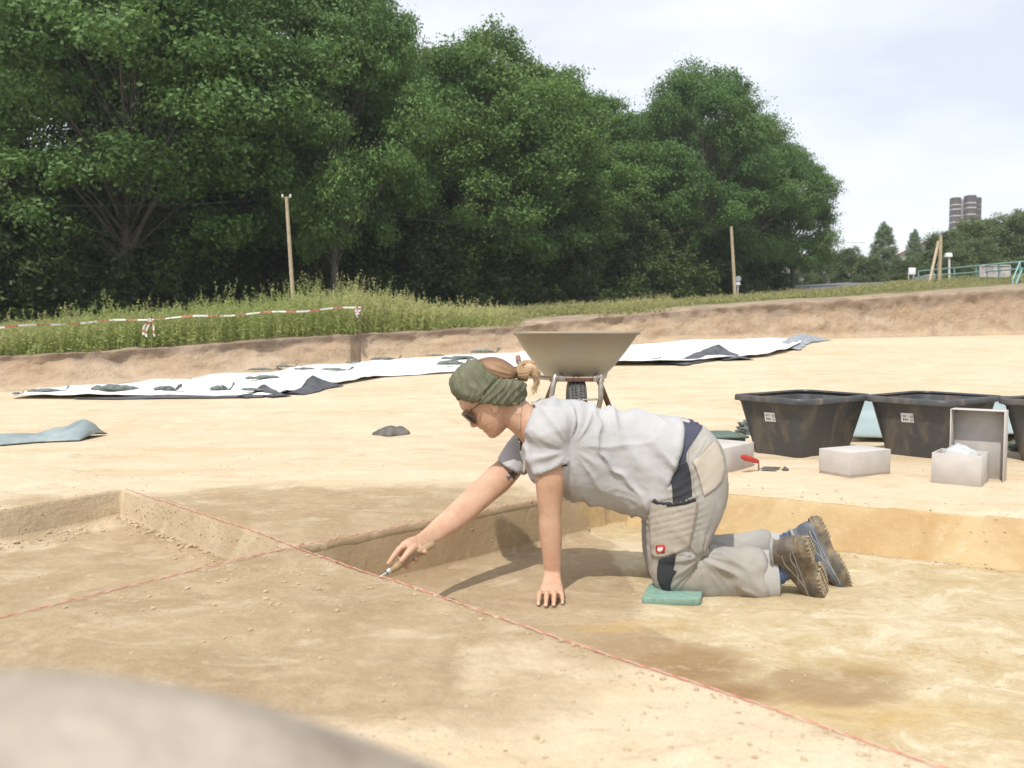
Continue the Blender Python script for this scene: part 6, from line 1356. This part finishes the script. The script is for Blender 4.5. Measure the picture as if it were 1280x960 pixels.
# ------------------------------------------------------------ sunglasses
GF = simple('dark_tortoise_plastic', (.030, .018, .012), (.10, .055, .03), 90, .25); GL, N_, L_, b_ = new_mat('dark_lens'); b_.inputs['Base Color'].default_value = (.012, .011, .012, 1); b_.inputs['Roughness'].default_value = .06
fr = MB(); le = MB()
for s_ in (-1, 1):
    ang = .32 * s_; nrm = (HF * math.cos(ang) + HS * math.sin(ang)).normalized(); tan = (HS * math.cos(ang) - HF * math.sin(ang)).normalized(); nrm = (nrm * .985 - HU * .17).normalized(); upv = tan.cross(nrm).normalized() * -1
    if upv.dot(HU) < 0: upv = -upv
    c = H(40.2, -3.5, 12.2 * s_); ring = []
    for k in range(33):
        a = 2 * math.pi * k / 32; x = math.cos(a); y = math.sin(a); x = math.copysign(abs(x) ** .8, x); y = math.copysign(abs(y) ** .8, y)
        ring.append(c + tan * x * 10.3 * KH + upv * y * (9.3 + (1.0 if y > 0 else 0)) * KH + nrm * (-.9 * x * x) * KH)
    fr.tube(ring, .0025, 8, False); cv = [c + nrm * .0022] + [c + (q - c) * .5 + nrm * .0018 for q in ring[:-1]] + [c + (q - c) * .96 for q in ring[:-1]]
    le.add(cv, [(0, 1 + k, 1 + (k + 1) % 32) for k in range(32)] + [(1 + k, 33 + k, 33 + (k + 1) % 32, 1 + (k + 1) % 32) for k in range(32)])
    hinge = c + tan * 10.6 * s_ * KH + upv * 5 * KH
    fr.tube([hinge, H(31.5, 4.2, 27.6 * s_), H(16, 3.2, 28.8 * s_), H(3, 1.5, 28.6 * s_), H(-4, -3, 27.5 * s_)], [.0036, .0030, .0024, .0022, .002], 8)
fr.tube([H(42, -1, -3.4), H(43.5, .6, 0), H(42, -1, 3.4)], .0024, 8)
gl = part('sunglasses', fr.mesh('sunglasses', GF), PER, True)
lme = evaluated(le.mesh('lens', GL), [('SOLIDIFY', dict(thickness=.0016))]); lo = link('lens', lme, gl)
# ------------------------------------------------------------ necklace, tattoo
cordm = simple('thin_cord', (.13, .09, .06)); nk = MB()
nk.tube([onto(bs, x, y, .001) for x, y in ((653, 503), (652.5, 511), (651.5, 519), (651, 527), (651, 535))] + PM((651, 543, 2.90), (652.5, 553, 2.895), (654, 563, 2.893), (656, 572, 2.892)), .0008, 6)
nk.tube(PM((662, 507, 2.99), (659, 540, 2.97), (657.5, 560, 2.91), (657, 572, 2.892)), .0008, 6)
neck = part('necklace', nk.mesh('necklace', cordm), PER, True)
pdt = MB(); pdt.ell(P(656.5, 580.5, 2.889), (.0075, .003, .024), Matrix.Rotation(.16, 3, 'Y')); pdt.ell(P(655.0, 588, 2.888), (.004, .0024, .009)); link('pendant', pdt.mesh('pendant', simple('shell_pendant', (.55, .50, .40), (.36, .32, .26), 120, .4)), neck)
TAT = simple('tattoo_ink', (.075, .085, .10), (.13, .13, .14), 200, .6)
tat = part('tattoo', mesh_py('tattoo', [], []), PER, True); bpy.data.objects.remove(tat)
def blotch(cx, cy, r0, k, ph):
    return [(cx + math.cos(a) * r0 * (1 + .42 * math.cos(k * a + ph)), cy + math.sin(a) * r0 * (1 + .42 * math.cos(k * a + ph))) for a in [2 * math.pi * i / 26 for i in range(26)]]
patch('tattoo', blotch(640.5, 593.5, 4.6, 5, .4), bs, TAT, PER, .0004, .0003, 1.0); patch('tattoo', blotch(635.5, 597.5, 2.4, 3, 1.), bs, TAT, PER, .0004, .0003, .9)
# ------------------------------------------------------------ socks and shoes
SOCK = cloth_mat('blue_sock', (.085, .125, .21), (.12, .17, .27))
sk = MB(); sk.loft([sil(955, 698, 955, 738, 2.865, .042), sil(966, 693, 967, 737, 2.86, .042), sil(976, 692, 977, 730, 2.85, .038), sil(988, 692, 988, 722, 2.84, .034)], 28); so1 = part('sock', drape(remesh(sk.mesh('s'), .004, 3), lambda V, n: .0015 * np.sin(V[:, 0] * 420)), PER, True); so1.data.materials.append(SOCK)
sk = MB(); sk.loft([sil(962, 674, 964, 712, 3.10, .042), sil(975, 669, 977, 708, 3.08, .042), sil(988, 663, 992, 700, 3.05, .040), sil(1000, 660, 1006, 694, 3.02, .036)], 28); so2 = part('sock', drape(remesh(sk.mesh('s'), .004, 3), lambda V, n: .0015 * np.sin(V[:, 0] * 420)), PER, True); so2.data.materials.append(SOCK)
def shoe_mats(tone):
    up = simple('worn_suede_' + tone, *(((.095, .082, .07), (.20, .16, .115)) if tone == 'brown' else ((.085, .095, .12), (.19, .19, .19))), 22, .85, .5, .002)
    return up
LUG = simple('dusty_tread', (.22, .18, .13), (.40, .32, .20), 50, .9); SOLE = simple('dusty_rubber_sole', (.10, .088, .07), (.28, .22, .14), 26, .9, .6, .003); TRIM = simple('shoe_piping', (.33, .33, .33), (.25, .24, .23), 40, .7); LACE = simple('dark_lace', (.035, .035, .045), rough=.9)
def make_shoe(tone, lab):
    """local frame: x heel to toe, z from sole to ankle, y width; length .28"""
    UP_ = shoe_mats(tone); u = MB()
    def r(x, z0, z1, w, yo=0, tilt=0): return (Vector((x + tilt, yo, (z0 + z1) / 2)), Vector((tilt, 0, (z1 - z0) / 2)), Vector((0, w, 0)))
    u.loft([r(.004, .02, .062, .020), r(.012, .015, .085, .031), r(.035, .012, .098, .036), (Vector((.075, 0, .056)), Vector((0, 0, .046)), Vector((0, .038, 0))), r(.115, .012, .094, .038), r(.155, .012, .080, .042), r(.195, .012, .066, .047), r(.232, .012, .056, .045), r(.258, .014, .047, .036), r(.272, .016, .036, .020)], 36, p=2.5)
    u.loft([(Vector((.055, 0, .060)), Vector((.048, 0, 0)), Vector((0, .035, 0))), (Vector((.055, 0, .088)), Vector((.047, 0, .004)), Vector((0, .034, 0))), (Vector((.052, 0, .112)), Vector((.044, 0, .008)), Vector((0, .034, 0)))], 32)
    um = remesh(u.mesh('upper'), .0034, 3); V = co(um)
    setco(um, V + nor(um) * (.0016 * fbm(V * 40, 3, 271) + .0022 * ridged(vnoise(np.c_[V[:, 0] * 55, V[:, 1] * 8, V[:, 2] * 12], 273)) * sstep(.12, .2, V[:, 0]))[:, None]); um.materials.append(UP_)
    s = MB(); out_ = []
    for k in range(64):       # outline of the sole
        a = 2 * math.pi * k / 64; x = .138 - .143 * math.cos(a); w = .034 + .017 * math.exp(-((x - .205) / .055) ** 2) + .003 * math.exp(-((x - .03) / .03) ** 2) - .006 * math.exp(-((x - .115) / .03) ** 2)
        y = w * math.copysign(abs(math.sin(a)) ** .62, math.sin(a)); out_.append((x, y + .004 * math.exp(-((x - .2) / .06) ** 2)))
    arch = lambda x: .006 * math.exp(-((x - .115) / .022) ** 2) * 1.5; toe = lambda x: .012 * max(0, (x - .2) / .08) ** 2
    lv = [(.93, -.006), (1.0, -.003), (1.0, .010), (1.035, .013), (1.035, .017), (1.0, .020), (1.01, .028), (.97, .032)]
    for sc__, z in lv:
        for x, y in out_: s.V.append(Vector((.138 + (x - .138) * sc__, y * sc__, z + toe(x) + (arch(x) if z < .012 else 0))))
    nlv = len(lv)
    for i in range(nlv - 1):
        for k in range(64): s.F.append([i * 64 + k, i * 64 + (k + 1) % 64, (i + 1) * 64 + (k + 1) % 64, (i + 1) * 64 + k])
    s.V += [Vector((.138, 0, -.006 + arch(.138))), Vector((.138, 0, .032))]
    for k in range(64): s.F += [[nlv * 64, (k + 1) % 64, k], [nlv * 64 + 1, (nlv - 1) * 64 + k, (nlv - 1) * 64 + (k + 1) % 64]]
    lug = MB()
    for xi in np.concatenate([np.arange(.008, .085, .013), np.arange(.145, .268, .0135)]):
        w = float(np.interp(xi, [p[0] for p in out_[1:32]], [abs(p[1]) for p in out_[1:32]])) 
        for sg in (-1, 1):
            lug.box((xi, sg * w * .78, -.008 + toe(xi)), (.0088, w * .36, .010), Matrix.Rotation(.3 * sg, 3, 'Z'), 1.1); lug.box((xi + .004, sg * w * .27, -.0075 + toe(xi)), (.0085, w * .34, .008), Matrix.Rotation(-.45 * sg, 3, 'Z'), 1.1)
    tg = thing_part = bpy.data.objects.new('shoe', um); COL.objects.link(tg)
    sm = s.mesh('sole', SOLE); link('sole', sm, tg); lo_ = stuff(link('tread_lugs', lug.mesh('tread_lugs', LUG, True, .0012, 1), tg))
    pb = MB()
    bv_ = BVHTree.FromPolygons([tuple(v.co) for v in um.vertices], [tuple(p.vertices) for p in um.polygons])
    for sg in (-1, 1):
        for line in ([(.02, .045), (.05, .05), (.085, .040), (.12, .046), (.16, .058)], [(.03, .08), (.07, .078), (.10, .062), (.13, .048), (.17, .036), (.21, .036)], [(.008, .034), (.04, .032), (.09, .033), (.15, .033), (.21, .032), (.25, .034)]):
            q = []
            for (x0, z0), (x1, z1) in zip(line[:-1], line[1:]):
                for t in np.linspace(0, 1, 5)[:-1]:
                    h = bv_.find_nearest(Vector((x0 + (x1 - x0) * t, .055 * sg, z0 + (z1 - z0) * t))); q.append(h[0] + h[1] * .0006)
            pb.tube(q, .0018, 6)
    link('piping', pb.mesh('piping', TRIM), tg)
    lb = MB()
    for k in range(6):
        x = .105 + .019 * k; z = float(np.interp(x, [.10, .155, .195, .23], [.101, .083, .069, .058])); lb.tube([(x, -.024, z - .010), (x + .004, -.012, z + .000), (x + .006, 0, z + .0035), (x + .004, .012, z + .000), (x, .024, z - .010)], .0021, 6)
    for dx, dy in ((.03, -.03), (-.01, -.045)): lb.tube([(.108, -.004, .106), (.112, dy * .5, .112), (.118 + dx * .6, dy, .098), (.12 + dx, dy * 1.2, .070)], .0019, 6)
    link('laces', lb.mesh('laces', LACE), tg)
    cb = MB(); cb.tube([Vector((.052 + .045 * math.cos(a), .0345 * math.sin(a), .110 + .009 * math.cos(a) * .8)) for a in [2 * math.pi * k / 32 for k in range(33)]], .0060, 8, False); link('collar', cb.mesh('collar', TRIM), tg)
    return tg
def pose_shoe(tg, heel, x, z, s=1.0):
    x = x.normalized(); z = (z - x * z.dot(x)).normalized(); y = z.cross(x); M = Matrix((x, y, z)).transposed().to_4x4(); M = Matrix.Translation(heel) @ M @ Matrix.Diagonal((s, s, s, 1))
    tg.parent = PER; tg.matrix_basis = Matrix.Translation(-PER.location) @ M
sh1 = make_shoe('brown', ''); sh1['label'] = 'dusty brown near shoe with its cleated sole showing'
pose_shoe(sh1, P(1005, 674, 2.745), Vector((.42, .40, -.80)), Vector((-.72, .60, -.36)), 1.07)
sh2 = make_shoe('grey', ''); sh2['label'] = 'grey blue far shoe standing on its toes'
pose_shoe(sh2, P(1021, 646, 2.985), Vector((.42, -.12, -.90)), Vector((-.88, .14, -.40)), 1.0)
# ------------------------------------------------------------ trowel in the hand
TW = thing('hand_trowel', 'wooden handled pointing trowel in the right hand of the kneeling woman', 'trowel', tuple(P(512, 698, 2.60)))
WOOD = simple('turned_wood', (.30, .20, .105), (.40, .28, .16), 30, .55, .3, .001)
STEEL = simple('worn_steel', (.62, .62, .60), (.42, .41, .39), 60, .32, 0, .001, 1.0)
t1 = MB(); qa, qb = P(542.5, 679, 2.655), P(485.5, 714.5, 2.558); t1.tube([qa.lerp(qb, t) for t in (0, .03, .12, .3, .55, .8, .97, 1)], [.006, .0105, .0125, .012, .0135, .0125, .0110, .0105], 20); part('handle', t1.mesh('handle', WOOD), TW, True)
t2 = MB(); t2.tube([qb.lerp(qa, .03), qb + (qb - qa) * .035], [.0115, .0105], 18); part('ferrule', t2.mesh('ferrule', STEEL), TW, True)
t3 = MB(); tip = P(474.5, 721.5, 2.54); t3.tube([qb, qb.lerp(tip, .55), tip, tip + Vector((-.002, .002, -.018))], [.0042, .0038, .0036, .0034], 10); part('shank', t3.mesh('shank', STEEL), TW, True)
t4 = MB(); bz = tip + Vector((-.002, .002, -.018)); dl = (e1 * -1 + Vector((0, 0, -.15))).normalized(); dn = e2; up_ = Vector((0, 0, 1))
t4.add([bz + up_ * .0, bz - up_ * .035 + dl * .02, bz - up_ * .075 - dl * .01, bz - up_ * .04 - dl * .03, bz + dn * .0016, bz - up_ * .035 + dl * .02 + dn * .0016, bz - up_ * .075 - dl * .01 + dn * .0016, bz - up_ * .04 - dl * .03 + dn * .0016],
       [(3, 2, 1, 0), (4, 5, 6, 7), (0, 1, 5, 4), (1, 2, 6, 5), (2, 3, 7, 6), (3, 0, 4, 7)]); part('blade', t4.mesh('blade', STEEL, False), TW, True)
# ------------------------------------------------------------ kneeling pad
KP = thing('kneeling_pad', 'thin green foam kneeling pad under the near knee', 'kneeling pad', tuple(P(838, 745, 2.85)))
c = [G(801, 755, -DR), G(876, 756.5, -DR), G(879, 742, -DR), G(812, 735, -DR)]; c = [Vector((p.x, p.y, 0)) for p in c]
ol = []
for i in range(4):
    a, b_, d_ = c[i - 1], c[i], c[(i + 1) % 4]; u1 = (a - b_).normalized(); u2 = (d_ - b_).normalized()
    for t in np.linspace(0, 1, 7): ol.append(b_ + u1 * .022 * (1 - t) ** 2 + u2 * .022 * t ** 2)
cen_ = sum(ol, Vector()) / len(ol); kb = MB(); nO = len(ol)
for sc__, z in ((.985, -.192), (1, -.187), (1, -.176), (.985, -.1715), (.96, -.1705)):
    kb.V += [cen_ + (p - cen_) * sc__ + Vector((0, 0, z)) for p in ol]
kb.F = [[i * nO + k, i * nO + (k + 1) % nO, (i + 1) * nO + (k + 1) % nO, (i + 1) * nO + k] for i in range(4) for k in range(nO)] + [list(range(nO - 1, -1, -1)), list(range(4 * nO, 5 * nO))]
part('foam_pad', kb.mesh('foam_pad', simple('green_foam', (.16, .27, .215), (.21, .33, .265), 40, .85, .5, .001)), KP, True)
# ================================================================== thin summer haze
m = MB(); m.box((0, 380, 24), (1100, 800, 51)); hz = stuff(link('haze', m.mesh('haze', None, False)))
mt = bpy.data.materials.new('haze_air'); mt.use_nodes = True; N = mt.node_tree.nodes; N.remove(N['Principled BSDF']); v = N.new('ShaderNodeVolumePrincipled')
v.inputs['Color'].default_value = (.90, .94, 1, 1); v.inputs['Density'].default_value = .00055; mt.node_tree.links.new(v.outputs[0], N['Material Output'].inputs['Volume']); hz.data.materials.append(mt)
tag(hz, 'thin pale haze over the whole field', None)
